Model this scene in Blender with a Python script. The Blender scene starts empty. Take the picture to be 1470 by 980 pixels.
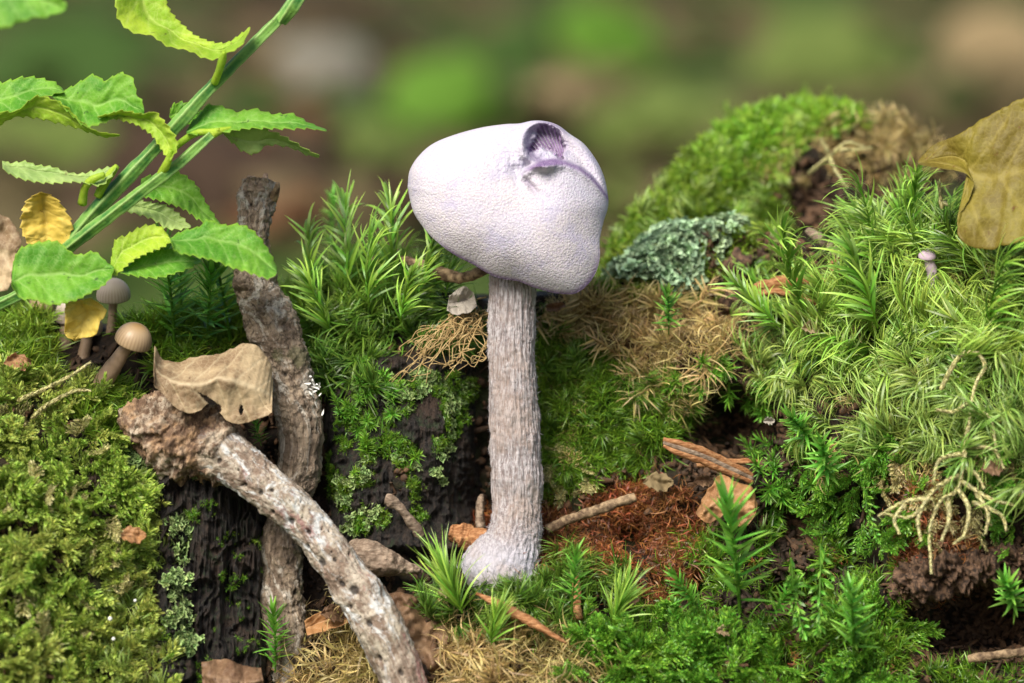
import bpy, math, random
import numpy as np
from mathutils import Vector, Matrix, Quaternion
random.seed(7); rng = np.random.default_rng(7)
S = bpy.context.scene
S.unit_settings.system = 'METRIC'; S.unit_settings.scale_length = 0.01     # one unit is one centimetre

# ---------------------------------------------------------------- camera
DIST = 60.0; PITCH = math.radians(8)
FWD = np.array([0, math.cos(PITCH), -math.sin(PITCH)]); UPV = np.array([0, math.sin(PITCH), math.cos(PITCH)])
FOC = np.array([0, 0, 4.9]); CAM = FOC - FWD * DIST
cd = bpy.data.cameras.new('camera'); cam = bpy.data.objects.new('camera', cd); S.collection.objects.link(cam)
cam.location = CAM; cam.rotation_euler = (math.pi / 2 - PITCH, 0, 0)
cd.sensor_width = 36; cd.lens = 36 * DIST / 14.7; cd.clip_start = 1; cd.clip_end = 8000
cd.dof.use_dof = True; cd.dof.focus_distance = DIST - 0.2; cd.dof.aperture_fstop = cd.lens * 1e-3 / (2 * 0.52)
S.camera = cam
# ---------------------------------------------------------------- light
SUN_EL, SUN_AZ = math.radians(47), math.radians(208)      # azimuth clockwise from +Y: light comes from behind the camera's left shoulder
w = bpy.data.worlds.new('World'); S.world = w; w.use_nodes = True
nt = w.node_tree; bg = nt.nodes['Background']; sky = nt.nodes.new('ShaderNodeTexSky')
sky.sky_type = 'NISHITA'; sky.sun_disc = False; sky.sun_elevation = SUN_EL; sky.sun_rotation = SUN_AZ
sky.air_density = 1.0; sky.dust_density = 4.0; sky.ozone_density = 0.6
nt.links.new(sky.outputs[0], bg.inputs[0]); bg.inputs[1].default_value = 0.085
sl = bpy.data.lights.new('sun', 'SUN'); so = bpy.data.objects.new('sun', sl); S.collection.objects.link(so)
sl.energy = 3.2; sl.angle = math.radians(30); sl.color = (1, .95, .86)
sd = Vector((math.sin(SUN_AZ) * math.cos(SUN_EL), math.cos(SUN_AZ) * math.cos(SUN_EL), math.sin(SUN_EL)))
so.rotation_euler = sd.to_track_quat('Z', 'Y').to_euler(); so.location = sd * 100
S.view_settings.view_transform = 'Standard'; S.view_settings.look = 'None'; S.view_settings.gamma = 1
S.view_settings.exposure = 0.85
S.cycles.use_denoising = True
S.cycles.max_bounces = 8; S.cycles.transparent_max_bounces = 6

# ---------------------------------------------------------------- helpers
def P(px, py, d=0.0):
    """point of the place seen at photo pixel (px,py), d cm behind the plane of the mushroom"""
    px = np.asarray(px, float); py = np.asarray(py, float); d = np.asarray(d, float)
    t = (DIST + d) / DIST
    x = (px - 735) / 100 * t; u = (490 - py) / 100 * t
    return np.stack([CAM[0] + x, CAM[1] + FWD[1] * (DIST + d) + UPV[1] * u, CAM[2] + FWD[2] * (DIST + d) + UPV[2] * u], -1)

_perm = np.random.default_rng(3).permutation(256); _perm = np.concatenate([_perm, _perm, _perm])
_g = np.random.default_rng(4).normal(size=(256, 3)); _g /= np.linalg.norm(_g, axis=1)[:, None]
def pn(p):
    p = np.asarray(p, float); i = np.floor(p).astype(int); f = p - i; i &= 255
    u = f * f * f * (f * (f * 6 - 15) + 10); r = 0
    for a in (0, 1):
        for b in (0, 1):
            for c in (0, 1):
                h = _perm[_perm[_perm[i[..., 0] + a] + i[..., 1] + b] + i[..., 2] + c] & 255
                g = _g[h]; v = g[..., 0] * (f[..., 0] - a) + g[..., 1] * (f[..., 1] - b) + g[..., 2] * (f[..., 2] - c)
                r = r + v * (u[..., 0] if a else 1 - u[..., 0]) * (u[..., 1] if b else 1 - u[..., 1]) * (u[..., 2] if c else 1 - u[..., 2])
    return r * 1.5
def fbm(p, o=4, g=.5):
    p = np.asarray(p, float); s = 0; a = 1
    for k in range(o): s = s + a * pn(p * 2 ** k + 13.7 * k); a *= g
    return s
def ridged(p, o=3):
    s = 0; a = 1
    for k in range(o): s = s + a * (1 - 2 * np.abs(pn(p * 2 ** k + 7.1 * k))); a *= .5
    return s
def smooth(a, b, x):
    t = np.clip((x - a) / (b - a), 0, 1); return t * t * (3 - 2 * t)
def crv(pts, n):
    """Catmull-Rom resample, uniform in arc length"""
    p = np.array(pts, float)
    if len(p) < 3:
        t = np.linspace(0, 1, n)[:, None]; return p[0] * (1 - t) + p[-1] * t
    q = np.vstack([2 * p[0] - p[1], p, 2 * p[-1] - p[-2]]); out = []
    for i in range(1, len(q) - 2):
        t = np.linspace(0, 1, 24, endpoint=False)[:, None]
        out.append(.5 * (2 * q[i] + (q[i + 1] - q[i - 1]) * t + (2 * q[i - 1] - 5 * q[i] + 4 * q[i + 1] - q[i + 2]) * t ** 2 + (3 * q[i] - q[i - 1] - 3 * q[i + 1] + q[i + 2]) * t ** 3))
    out = np.vstack(out + [p[-1:]]); L = np.concatenate([[0], np.cumsum(np.linalg.norm(np.diff(out[:, :2 if out.shape[1] != 3 else 3], axis=0), axis=1))])
    s = np.linspace(0, L[-1], n); return np.stack([np.interp(s, L, out[:, k]) for k in range(out.shape[1])], 1)

def mesh(name, V, F, attrs=None, smoothf=True):
    me = bpy.data.meshes.new(name); V = np.asarray(V, np.float32)
    F = np.asarray(F, np.int32) if not isinstance(F, list) else F
    if isinstance(F, np.ndarray):
        n, k = F.shape
        me.vertices.add(len(V)); me.vertices.foreach_set('co', V.ravel())
        me.loops.add(n * k); me.loops.foreach_set('vertex_index', F.ravel())
        me.polygons.add(n); me.polygons.foreach_set('loop_start', np.arange(0, n * k, k, dtype=np.int32))
    else:
        me.from_pydata([tuple(map(float, v)) for v in V], [], F)
    me.update(calc_edges=True)
    me.polygons.foreach_set('use_smooth', [smoothf] * len(me.polygons))
    for k, a in (attrs or {}).items():
        me.attributes.new(k, 'FLOAT', 'POINT').data.foreach_set('value', np.asarray(a, np.float32).ravel())
    return me
def put(name, me, mat=None, parent=None, loc=None):
    o = bpy.data.objects.new(name, me); S.collection.objects.link(o)
    if mat and me and not me.materials: me.materials.append(mat)
    if parent is not None: o.parent = parent
    if loc is not None: o.location = loc
    return o
def thing(name, label, cat, loc=(0, 0, 0), group=None):
    o = bpy.data.objects.new(name, None); S.collection.objects.link(o); o.location = loc; o.empty_display_size = .3
    o['label'] = label; o['category'] = cat
    if group: o['group'] = group
    return o
def tag(o, label, cat, group=None, kind=None):
    o['label'] = label; o['category'] = cat
    if group: o['group'] = group
    if kind: o['kind'] = kind
    return o
def part(name, me, mat, root, label=None):
    """mesh is in world coordinates; hang it under its thing"""
    o = put(name, me, mat, root)
    l = np.array(root.matrix_basis.translation) if root.type == 'EMPTY' else np.zeros(3)
    if root.parent is None and l.any():
        o.location = tuple(-l)
    if label: o['label'] = label
    return o
def gridF(nu, nv, wrap=False):
    i = np.arange(nu - 1)[:, None]; j = np.arange(nv if wrap else nv - 1)[None]
    j2 = (j + 1) % nv
    a = i * nv + j; b = i * nv + j2; c = (i + 1) * nv + j2; d = (i + 1) * nv + j
    return np.stack([a, b, c, d], -1).reshape(-1, 4)
def tube(path, rad, nseg=16, disp=None, n=None, cap=True, flat=1.0):
    """path (k,3), rad (k,) -> V,F, s (0..1 along), ang"""
    path = np.asarray(path, float); rad = np.asarray(rad, float)
    if n:
        pr = crv(np.hstack([path, rad[:, None]]), n); path, rad = pr[:, :3], pr[:, 3]
    n = len(path); T = np.gradient(path, axis=0); T /= np.linalg.norm(T, axis=1)[:, None] + 1e-9
    nn = np.zeros_like(T); a = np.array([0, -1.0, 0.05]); a -= T[0] * a.dot(T[0]); nn[0] = a / np.linalg.norm(a)
    for i in range(1, n):
        a = nn[i - 1] - T[i] * nn[i - 1].dot(T[i]); nn[i] = a / np.linalg.norm(a)
    bb = np.cross(T, nn); th = np.linspace(0, 2 * math.pi, nseg, endpoint=False)
    dirs = nn[:, None] * np.cos(th)[None, :, None] + bb[:, None] * np.sin(th)[None, :, None] * flat
    base = path[:, None] + dirs * rad[:, None, None]
    s = np.broadcast_to(np.linspace(0, 1, n)[:, None], (n, nseg)); A = np.broadcast_to(th[None], (n, nseg))
    if disp is not None: base = base + dirs * disp(base, s, A)[..., None]
    V = base.reshape(-1, 3); F = [tuple(f) for f in gridF(n, nseg, True).tolist()]
    if cap:
        V = np.vstack([V, path[0] , path[-1]]); c0 = n * nseg; c1 = c0 + 1
        F += [(c0, (j + 1) % nseg, j) for j in range(nseg)] + [(c1, (n - 1) * nseg + j, (n - 1) * nseg + (j + 1) % nseg) for j in range(nseg)]
    return V, F
def tube_px(pts, n, nseg, disp=None, **k):
    """pts of (px, py, d, radius in photo pixels)"""
    p = np.array(pts, float); w3 = P(p[:, 0], p[:, 1], p[:, 2]); return tube(w3, p[:, 3] / 100, nseg, disp, n, **k)

# ---------------------------------------------------------------- materials
class Mat:
    def __init__(s, name):
        s.m = bpy.data.materials.new(name); s.m.use_nodes = True; s.t = s.m.node_tree; s.b = s.t.nodes['Principled BSDF']; s.out = s.t.nodes['Material Output']
        s.co = None
    def n(s, ty, **kw):
        nd = s.t.nodes.new(ty)
        for k, v in kw.items():
            if hasattr(nd, k): setattr(nd, k, v)
        return nd
    def set(s, sock, v):
        if isinstance(v, bpy.types.NodeSocket): s.t.links.new(v, sock)
        elif isinstance(v, (tuple, list)) and len(v) == 3 and sock.type == 'RGBA': sock.default_value = (*v, 1)
        else: sock.default_value = v
    def coord(s):
        if not s.co: s.co = s.n('ShaderNodeNewGeometry').outputs['Position']
        return s.co
    def vec(s, scale=(1, 1, 1), src=None):
        mp = s.n('ShaderNodeMapping'); s.set(mp.inputs['Vector'], src or s.coord()); mp.inputs['Scale'].default_value = scale; return mp.outputs[0]
    def noise(s, scale, detail=4, rough=.55, v=None, dist=0):
        nd = s.n('ShaderNodeTexNoise'); s.set(nd.inputs['Vector'], v or s.coord()); nd.inputs['Scale'].default_value = scale
        nd.inputs['Detail'].default_value = detail; nd.inputs['Roughness'].default_value = rough; nd.inputs['Distortion'].default_value = dist; return nd.outputs[0]
    def voro(s, scale, v=None, feat='F1', out=0):
        nd = s.n('ShaderNodeTexVoronoi', feature=feat); s.set(nd.inputs['Vector'], v or s.coord()); nd.inputs['Scale'].default_value = scale; return nd.outputs[out]
    def ramp(s, f, a, b, ca=0., cb=1.):
        nd = s.n('ShaderNodeMapRange'); nd.interpolation_type = 'SMOOTHSTEP'; s.set(nd.inputs[0], f); s.set(nd.inputs[1], a); s.set(nd.inputs[2], b); s.set(nd.inputs[3], ca); s.set(nd.inputs[4], cb); return nd.outputs[0]
    def mix(s, f, a, b, mode='MIX'):
        nd = s.n('ShaderNodeMix', data_type='RGBA', blend_type=mode); s.set(nd.inputs[0], f); s.set(nd.inputs[6], a); s.set(nd.inputs[7], b); return nd.outputs[2]
    def math(s, op, a, b=0.):
        nd = s.n('ShaderNodeMath', operation=op); s.set(nd.inputs[0], a); s.set(nd.inputs[1], b); return nd.outputs[0]
    def attr(s, name, inst=False):
        nd = s.n('ShaderNodeAttribute', attribute_name=name)
        if inst: nd.attribute_type = 'INSTANCER'
        return nd.outputs['Fac']
    def bump(s, h, strength=.5, dist=.02):
        nd = s.n('ShaderNodeBump'); s.set(nd.inputs['Height'], h); nd.inputs['Strength'].default_value = strength; nd.inputs['Distance'].default_value = dist
        prev = s.b.inputs['Normal'].links
        if prev: s.set(nd.inputs['Normal'], prev[0].from_socket)
        s.set(s.b.inputs['Normal'], nd.outputs[0]); return nd.outputs[0]
    def fin(s, col, rough=.7, spec=.3, transl=0, tcol=None):
        s.set(s.b.inputs['Base Color'], col); s.set(s.b.inputs['Roughness'], rough); s.b.inputs['Specular IOR Level'].default_value = spec
        if transl:
            tr = s.n('ShaderNodeBsdfTranslucent'); s.set(tr.inputs[0], tcol if tcol is not None else col)
            mx = s.n('ShaderNodeMixShader'); s.set(mx.inputs[0], transl); s.t.links.new(s.b.outputs[0], mx.inputs[1]); s.t.links.new(tr.outputs[0], mx.inputs[2]); s.t.links.new(mx.outputs[0], s.out.inputs[0])
        return s.m

def mossmat(name, A, B, tipc, transl=.35, rough=.38, tipk=.75, spec=.5):
    m = Mat(name); t = m.attr('tint', True); c = m.mix(t, A, B)
    tp = m.math('MULTIPLY', m.math('POWER', m.attr('tip'), 1.3), tipk); c = m.mix(tp, c, tipc)
    v = m.n('ShaderNodeHueSaturation'); m.set(v.inputs['Value'], m.ramp(m.attr('rnd'), 0., 1., .5, 1.5))
    m.set(v.inputs['Hue'], m.ramp(m.math('FRACT', m.math('MULTIPLY', m.attr('rnd'), 7.3)), 0., 1., .478, .515)); m.set(v.inputs['Color'], c)
    c = v.outputs[0]
    return m.fin(c, rough, spec, transl, m.mix(.5, c, tipc))
M = {}
M['feather'] = mossmat('feather_moss', (.17, .31, .022), (.29, .31, .06), (.54, .68, .18), spec=.3)
M['falcate'] = mossmat('fork_moss', (.085, .24, .012), (.22, .31, .04), (.50, .74, .14))
M['falcolive'] = mossmat('curly_fork_moss', (.09, .21, .02), (.19, .25, .045), (.46, .64, .17))
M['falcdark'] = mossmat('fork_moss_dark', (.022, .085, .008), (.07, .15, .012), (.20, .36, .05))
M['star'] = mossmat('haircap_moss', (.06, .22, .014), (.16, .34, .02), (.32, .62, .09))
M['short'] = mossmat('short_moss', (.040, .15, .008), (.14, .20, .02), (.26, .44, .04))
M['shortb'] = mossmat('short_bright_moss', (.085, .27, .008), (.19, .32, .02), (.38, .62, .07))
M['blond'] = mossmat('dry_moss', (.42, .28, .10), (.26, .22, .06), (.72, .58, .28), .3, .5)
M['rust'] = mossmat('rusty_moss', (.20, .055, .014), (.11, .055, .022), (.50, .20, .06), .25, .5)
M['pale'] = mossmat('pale_moss', (.40, .38, .13), (.46, .38, .16), (.72, .68, .38), .3, .5)
M['lichen'] = mossmat('lichen', (.15, .29, .17), (.22, .32, .13), (.48, .64, .44), .12, .8, .6, .2)
M['lichgreen'] = mossmat('leafy_lichen', (.13, .26, .06), (.20, .28, .09), (.44, .54, .24), .12, .7, .6, .2)
m = Mat('soil'); n1 = m.noise(6, 8, .7); n2 = m.noise(1.1, 3)
c = m.mix(m.ramp(n1, .35, .7), (.010, .007, .005), (.055, .032, .018)); c = m.mix(m.ramp(n2, .5, .65), c, (.035, .042, .012))
m.bump(m.noise(14, 10, .75), 1, .12); M['soil'] = m.fin(c, .75, .3)
m = Mat('crumb'); c = m.mix(m.attr('tint', True), (.018, .012, .009), (.14, .075, .038)); c = m.mix(m.ramp(m.noise(30, 4), .4, .7), c, (.05, .035, .025)); M['crumb'] = m.fin(c, .8, .2)
m = Mat('rotten_wood'); v = m.vec((9, 9, 1.0)); n1 = m.noise(1.6, 9, .68, v, .4); n2 = m.noise(1.7, 4)
c = m.mix(m.ramp(n1, .38, .68), (.006, .005, .005), (.050, .034, .025)); c = m.mix(m.ramp(n2, .52, .68, 0., .6), c, (.06, .032, .018))
c = m.mix(m.ramp(m.noise(5, 8, .75), .52, .62, 0., .6), c, (.022, .05, .014))
m.bump(n1, 1, .16); m.bump(m.noise(22, 6, .7), .6, .03); M['wood'] = m.fin(c, m.ramp(n1, .3, .7, .8, .45), .45)
def barkmat(name, base, dark, light, moss=.25, red=None, orange=False, str_=1., cw=True, crack=.7):
    m = Mat(name); cv = None
    if cw:
        cx = m.n('ShaderNodeCombineXYZ'); m.set(cx.inputs[0], m.attr('bx')); m.set(cx.inputs[1], m.attr('by')); m.set(cx.inputs[2], m.attr('bz')); cv = m.vec((1, 1, .45), cx.outputs[0])
    a = m.noise(5.5, 8, .68, cv, .5); b = m.noise(19, 8, .72); d = m.noise(1.6, 4, .6); e = m.noise(2.6, 6, .7, cv, 1.); wv = m.n('ShaderNodeVectorMath', operation='ADD'); m.set(wv.inputs[0], cv or m.coord()); nc = m.n('ShaderNodeTexNoise'); m.set(nc.inputs['Vector'], cv or m.coord()); nc.inputs['Scale'].default_value = 6; sc_ = m.n('ShaderNodeVectorMath', operation='SCALE'); m.set(sc_.inputs[0], nc.outputs['Color']); sc_.inputs['Scale'].default_value = .25; m.set(wv.inputs[1], sc_.outputs[0]); f = m.voro(6.5, wv.outputs[0], 'DISTANCE_TO_EDGE')
    c = m.mix(m.ramp(a, .40, .60), dark, base); c = m.mix(m.ramp(e, .50, .60), c, light); c = m.mix(m.ramp(e, .44, .36, 0., .8), c, tuple(x * .8 for x in dark))
    c = m.mix(m.ramp(b, .44, .34, 0., .9), c, tuple(x * .3 for x in dark)); c = m.mix(m.ramp(b, .58, .72, 0., .7), c, tuple(x * 1.0 for x in light))
    ck = m.math('MULTIPLY', m.ramp(f, .07, .0), m.ramp(e, .44, .52, crack, crack * .25)); c = m.mix(ck, c, tuple(x * .3 for x in dark))
    if red: c = m.mix(m.ramp(m.noise(2.0, 6, .75, cv), .54, .62, 0., .8), c, red)
    c = m.mix(m.ramp(d, .56, .66, 0., moss), c, (.07, .10, .025))
    if orange: c = m.mix(m.attr('org'), c, m.mix(m.ramp(m.noise(6, 8, .75), .42, .60), (.10, .055, .03), m.mix(m.ramp(d, .42, .6), (.34, .21, .11), (.44, .37, .28))))
    c = m.mix(m.attr('pit'), c, (.012, .009, .008))
    m.bump(m.ramp(f, 0., .16), crack, .05); m.bump(a, .9 * str_, .06); m.bump(b, 1., .04 * str_); return m.fin(c, m.ramp(b, .3, .7, .85, .55), .35)
M['bark'] = barkmat('grey_bark', (.40, .31, .22), (.20, .145, .10), (.58, .53, .45), .5, None, False, 1.4)
M['bark2'] = barkmat('pale_weathered_bark', (.44, .38, .30), (.20, .14, .10), (.56, .57, .56), .12, (.25, .12, .11), True, .7, True, .25)
m = Mat('mushroom_cap'); g = m.voro(34, m.vec((1, 1, 1))); g3 = m.noise(62, 3, .6); big = m.noise(.9, 3); gr = m.math('SUBTRACT', 1., g)
c = m.mix(m.ramp(big, .38, .62), (.475, .462, .53), (.52, .487, .505)); c = m.mix(m.ramp(g, .42, .72, 0., .5), c, (.38, .33, .44)); c = m.mix(m.ramp(m.noise(2.4, 5, .7), .50, .66, 0., .4), c, (.33, .31, .48))
c = m.mix(m.attr('purple'), c, m.mix(m.ramp(g3, .42, .62), (.12, .07, .17), (.30, .22, .36)))
c = m.mix(m.ramp(m.voro(2.3), .035, .018), c, (.05, .04, .03)); m.bump(gr, .42, .026); m.bump(g3, .5, .02); m.b.inputs['Subsurface Weight'].default_value = .1; m.b.inputs['Subsurface Radius'].default_value = (.1, .06, .08); m.b.inputs['Subsurface Scale'].default_value = .4
M['cap'] = m.fin(c, .9, .1)
m = Mat('gills'); c = m.mix(m.noise(9, 4), (.27, .15, .36), (.52, .37, .62)); M['gill'] = m.fin(c, .6, .2, .25)
m = Mat('mushroom_stem'); v = m.vec((22, 22, 2.2)); a = m.noise(1.4, 7, .7, v, .3); b = m.noise(22, 5, .7)
c = m.mix(m.ramp(a, .40, .62), (.25, .205, .20), (.55, .515, .525)); c = m.mix(m.ramp(b, .5, .72, 0., .6), c, (.66, .64, .66)); c = m.mix(m.attr('foot'), c, (.56, .545, .62))
c = m.mix(m.ramp(m.noise(1.3, 5, .65), .45, .62, 0., .55), c, (.40, .31, .26)); m.bump(a, .9, .06); m.bump(b, .5, .03); M['stem'] = m.fin(c, .85, .15)
m = Mat('stem_fluff'); M['fluff'] = m.fin((.52, .50, .53), .9, .1, .4)
def leafmat(name, A, B, vein, tr=.35, spots=None, edge=None, rough=.58):
    m = Mat(name); a = m.noise(1.5, 4, .6); b = m.noise(14, 5, .7)
    c = m.mix(m.ramp(a, .4, .62), A, B); c = m.mix(m.ramp(b, .4, .75, 0., .25), c, tuple(x * .6 for x in A))
    rt = m.voro(13, m.vec((1, 1, 1)), 'DISTANCE_TO_EDGE'); c = m.mix(m.ramp(rt, .06, .0, 0., .35), c, vein); c = m.mix(m.math('MULTIPLY', m.attr('vein'), .55), c, vein)
    if edge: c = m.mix(m.math('MULTIPLY', m.attr('edge'), .8), c, edge)
    if spots: c = m.mix(m.ramp(m.noise(7, 4, .75), .63, .70, 0., .85), c, spots)
    m.bump(b, .35, .015); m.bump(rt, .35, .02); return m.fin(c, rough, .3, tr, m.mix(.4, c, vein))
M['leafg'] = leafmat('bilberry_leaf', (.09, .30, .02), (.20, .45, .04), (.40, .60, .18), .42, (.03, .05, .02), (.28, .48, .04))
M['leafy'] = leafmat('bilberry_leaf_yellowish', (.30, .50, .03), (.46, .62, .05), (.60, .70, .20), .42, (.14, .12, .03), (.42, .55, .06))
M['leafp'] = leafmat('bilberry_leaf_underside', (.32, .48, .14), (.42, .56, .18), (.50, .62, .28), .35, (.22, .16, .07), (.34, .48, .08))
M['yellow'] = leafmat('yellow_leaf', (.74, .56, .10), (.85, .70, .20), (.60, .46, .10), .4, (.14, .07, .02), None, .6)
M['deadleaf'] = leafmat('dead_beech_leaf', (.22, .145, .08), (.45, .34, .20), (.60, .50, .32), .15, (.12, .065, .03), None, .6)
M['oakleaf'] = leafmat('dead_oak_leaf', (.14, .105, .012), (.20, .165, .02), (.32, .26, .05), .22, (.12, .045, .01), None, .55)
M['orangeleaf'] = leafmat('rotting_leaf', (.36, .18, .07), (.25, .13, .06), (.48, .30, .16), .15, (.08, .03, .02), None, .6)
M['darkleaf'] = leafmat('brown_leaf', (.12, .065, .035), (.20, .12, .065), (.30, .20, .12), .1, (.03, .02, .015), None, .6)
m = Mat('green_stem'); c = m.mix(m.ramp(m.noise(2.2, 6, .7), .4, .62), (.035, .15, .03), (.16, .33, .06)); c = m.mix(m.math('MULTIPLY', m.attr('ridge'), .7), c, (.30, .44, .14)); c = m.mix(m.ramp(m.noise(30, 3), .64, .7, 0., .7), c, (.04, .04, .02)); m.bump(m.noise(20, 5), .4, .02); M['gstem'] = m.fin(c, .5, .35, .08)
m = Mat('green_stem_ridge'); M['ridge'] = m.fin((.20, .40, .08), .5, .3, .2)
def woodm(name, a, b, sc=(3, 3, 3)):
    m = Mat(name); n1 = m.noise(2.5, 8, .7, m.vec(sc)); c = m.mix(m.ramp(n1, .36, .66), a, b); m.bump(n1, .8, .04); return m.fin(c, .75, .25)
M['twig'] = woodm('twig_bark', (.07, .042, .024), (.34, .24, .14))
M['needle'] = woodm('rusty_sliver', (.20, .075, .025), (.46, .24, .11), (2, 9, 9))
M['chip'] = woodm('wood_chip', (.14, .095, .065), (.34, .26, .19), (3, 3, 9))
M['lump'] = woodm('crumbly_wood', (.018, .012, .009), (.17, .10, .06), (5, 5, 5))
M['root'] = woodm('root', (.34, .22, .09), (.56, .42, .20))
m = Mat('small_cap'); c = m.mix(m.attr('rib'), (.42, .30, .18), (.27, .185, .105)); c = m.mix(m.attr('top'), c, (.38, .23, .09)); M['tcap'] = m.fin(c, .4, .4, .1)
m = Mat('small_stem'); c = m.mix(m.noise(5, 5), (.16, .10, .06), (.42, .30, .20)); M['tstem'] = m.fin(c, .5, .35, .15)
m = Mat('small_grey_cap'); c = m.mix(m.attr('rib'), (.48, .40, .33), (.32, .25, .20)); M['gcap'] = m.fin(c, .45, .35, .1)
m = Mat('lilac_skin'); M['lilac'] = m.fin(m.mix(m.noise(12, 4), (.34, .25, .30), (.48, .38, .46)), .7, .2)
M['white'] = Mat('white_fungus').fin((.72, .72, .68), .8, .2)
# background
m = Mat('forest_floor'); a = m.noise(.045, 5, .6); b = m.noise(.13, 5, .6); d = m.noise(1.2, 6)
c = m.mix(m.ramp(a, .40, .58), (.04, .024, .012), (.04, .075, .012)); c = m.mix(m.ramp(b, .54, .66, 0., .6), c, (.09, .07, .032)); c = m.mix(m.ramp(d, .4, .7, 0., .4), c, (.03, .025, .012)); M['floor'] = m.fin(c, .9, .1)
M['hgreen'] = mossmat('far_moss', (.075, .20, .01), (.13, .22, .02), (.25, .40, .04))
def flat(name, a, b, s=.8): m = Mat(name); return m.fin(m.mix(m.noise(s, 5), a, b), .85, .15)
M['hg1'] = flat('far_moss_bright', (.055, .13, .012), (.085, .17, .02)); M['hg2'] = flat('far_moss_olive', (.06, .095, .018), (.11, .14, .035)); M['hg3'] = flat('far_moss_dark', (.018, .045, .008), (.04, .075, .014))
M['stone'] = flat('grey_stone', (.11, .105, .085), (.18, .165, .135), .5); M['fl4'] = flat('far_mound_brown', (.022, .014, .009), (.05, .03, .018), .3); M['fl1'] = flat('far_leaf_tan', (.15, .11, .055), (.21, .16, .085), .4); M['fl2'] = flat('far_leaf_red', (.07, .03, .014), (.12, .055, .025), .4); M['fl3'] = flat('far_leaf_grey', (.30, .27, .23), (.40, .36, .31), .4)

# ---------------------------------------------------------------- terrain sheets
CP = np.array([(-600,560,.5),(0,540,.2),(0,600,-.6),(0,700,-1.3),(0,800,-1.7),(0,980,-2.2),(120,560,.1),(120,650,-.8),(120,750,-1.2),(120,850,-1.5),(150,980,-1.7),(200,700,-.6),(200,800,-.7),(215,900,-.9),(225,980,-1.2),
 (290,700,.1),(300,800,-.1),(300,900,-.3),(320,980,-.5),(360,750,.5),(365,850,.4),(450,720,1.1),(465,800,1.0),(450,900,.4),(470,980,-.3),
 (250,500,.9),(300,450,1.7),(200,560,.5),(100,480,1.4),(0,440,1.6),(300,600,.5),(230,620,.3),(400,450,1.5),(400,600,.8),
 (500,600,.7),(560,560,.7),(600,620,.4),(600,520,.9),(560,700,.3),(640,650,.8),(690,560,1.5),(705,650,1.9),(690,720,1.8),(640,740,1.3),(540,760,.6),
 (450,420,1.8),(550,400,1.8),(650,430,1.9),(550,470,1.2),(480,500,1.1),(640,480,1.3),
 (600,800,.3),(650,835,-.15),(690,850,-.5),(740,845,-.6),(780,840,-.3),(800,820,.1),(740,900,-.7),(740,980,-1.5),(620,880,-.5),(560,860,-.1),(600,980,-1.2),(520,930,-.3),
 (800,750,1.0),(820,680,1.1),(820,600,1.1),(830,520,1.3),(820,450,1.9),(900,430,1.9),(900,520,1.2),(950,600,.9),(1000,540,1.),(1050,600,1.4),(1020,640,1.4),(900,700,1.),(950,750,.7),(900,820,.1),(1000,850,-.2),(900,950,-1),(1050,950,-1.2),(1000,430,2),(1050,380,2.2),(1100,330,2.6),(1000,340,2.4),(900,380,2.4),
 (1100,450,1.6),(1200,400,1.2),(1200,330,2),(1300,330,1.2),(1300,400,.4),(1400,300,.8),(1450,400,-.1),(1200,500,.7),(1300,500,0),(1450,500,-.6),(1150,600,.6),(1250,620,-.2),(1350,620,-.7),(1450,620,-1.1),(1130,700,.3),(1200,720,.1),(1300,720,-.7),(1400,720,-1.),(1100,800,.2),(1200,800,0),(1300,820,-.7),(1400,820,-.8),(1450,900,-.3),(1390,900,-.1),(1300,950,-1.),(1150,930,-1.2),(1450,980,-1.),
 (-500,900,-2),(2000,400,-.5),(2000,900,-2),(700,1300,-4.5),(0,1300,-4.5),(1400,1300,-4.5),(-600,1300,-4.5),(2000,1300,-4.5)], float)
RIDGE = np.array([(-700,470),(0,452),(60,458),(200,480),(330,440),(430,428),(500,400),(600,402),(660,420),(700,432),(860,415),(910,400),(960,350),(1050,330),(1130,352),(1220,352),(1300,335),(1400,335),(1470,335),(2100,350)], float)
CPB = np.array([(800,440,2.6),(900,380,3.2),(1000,300,3.8),(1050,200,5.2),(1150,160,6),(1200,200,5.2),(1200,280,4.8),(1100,260,4.4),(1300,240,5.4),(1400,300,5),(1100,450,3.5),(1300,450,3.5)], float)
RIDGB = np.array([(700,470),(800,440),(860,410),(900,352),(950,285),(1000,230),(1050,190),(1100,165),(1200,158),(1260,185),(1330,212),(1400,262),(1700,360)], float)
def field(cp, px, py, s2):
    num = 0; den = 0
    for x, y, d in cp:
        wgt = 1 / ((px - x) ** 2 + (py - y) ** 2 + s2) ** 2; num = num + wgt * d; den = den + wgt
    return num / den
HOL = [(1430,885,75,1.6),(1085,620,60,.9),(1150,750,60,.9),(1020,600,50,.6),(1240,790,45,.6),(985,860,40,.6),(1100,940,40,.4),(1150,860,50,.9),(960,900,30,.6),(1010,830,30,.7),(1250,720,30,.5),(900,780,35,.5),(1330,905,50,1.),(620,770,40,.5)]
def dnear(px, py):
    px = np.asarray(px, float); py = np.asarray(py, float); d = field(CP, px, py, 45. ** 2)
    q = np.stack([px / 100, py / 100, px * 0], -1)
    for hx, hy, hr, hd in HOL: d = d + hd * np.exp(-(((px - hx) / hr) ** 2 + ((py - hy) / (hr * .75)) ** 2) ** 1.5)
    return d + .30 * fbm(q * 1.1, 3) + .15 * fbm(q * 3.1 + 5, 3)
def dback(px, py):
    q = np.stack([px / 100, py / 100, px * 0 + 9], -1)
    return field(CPB, px, py, 50. ** 2) + .50 * fbm(q * .9, 4) + .22 * fbm(q * 2.6 + 4, 3)
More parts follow.
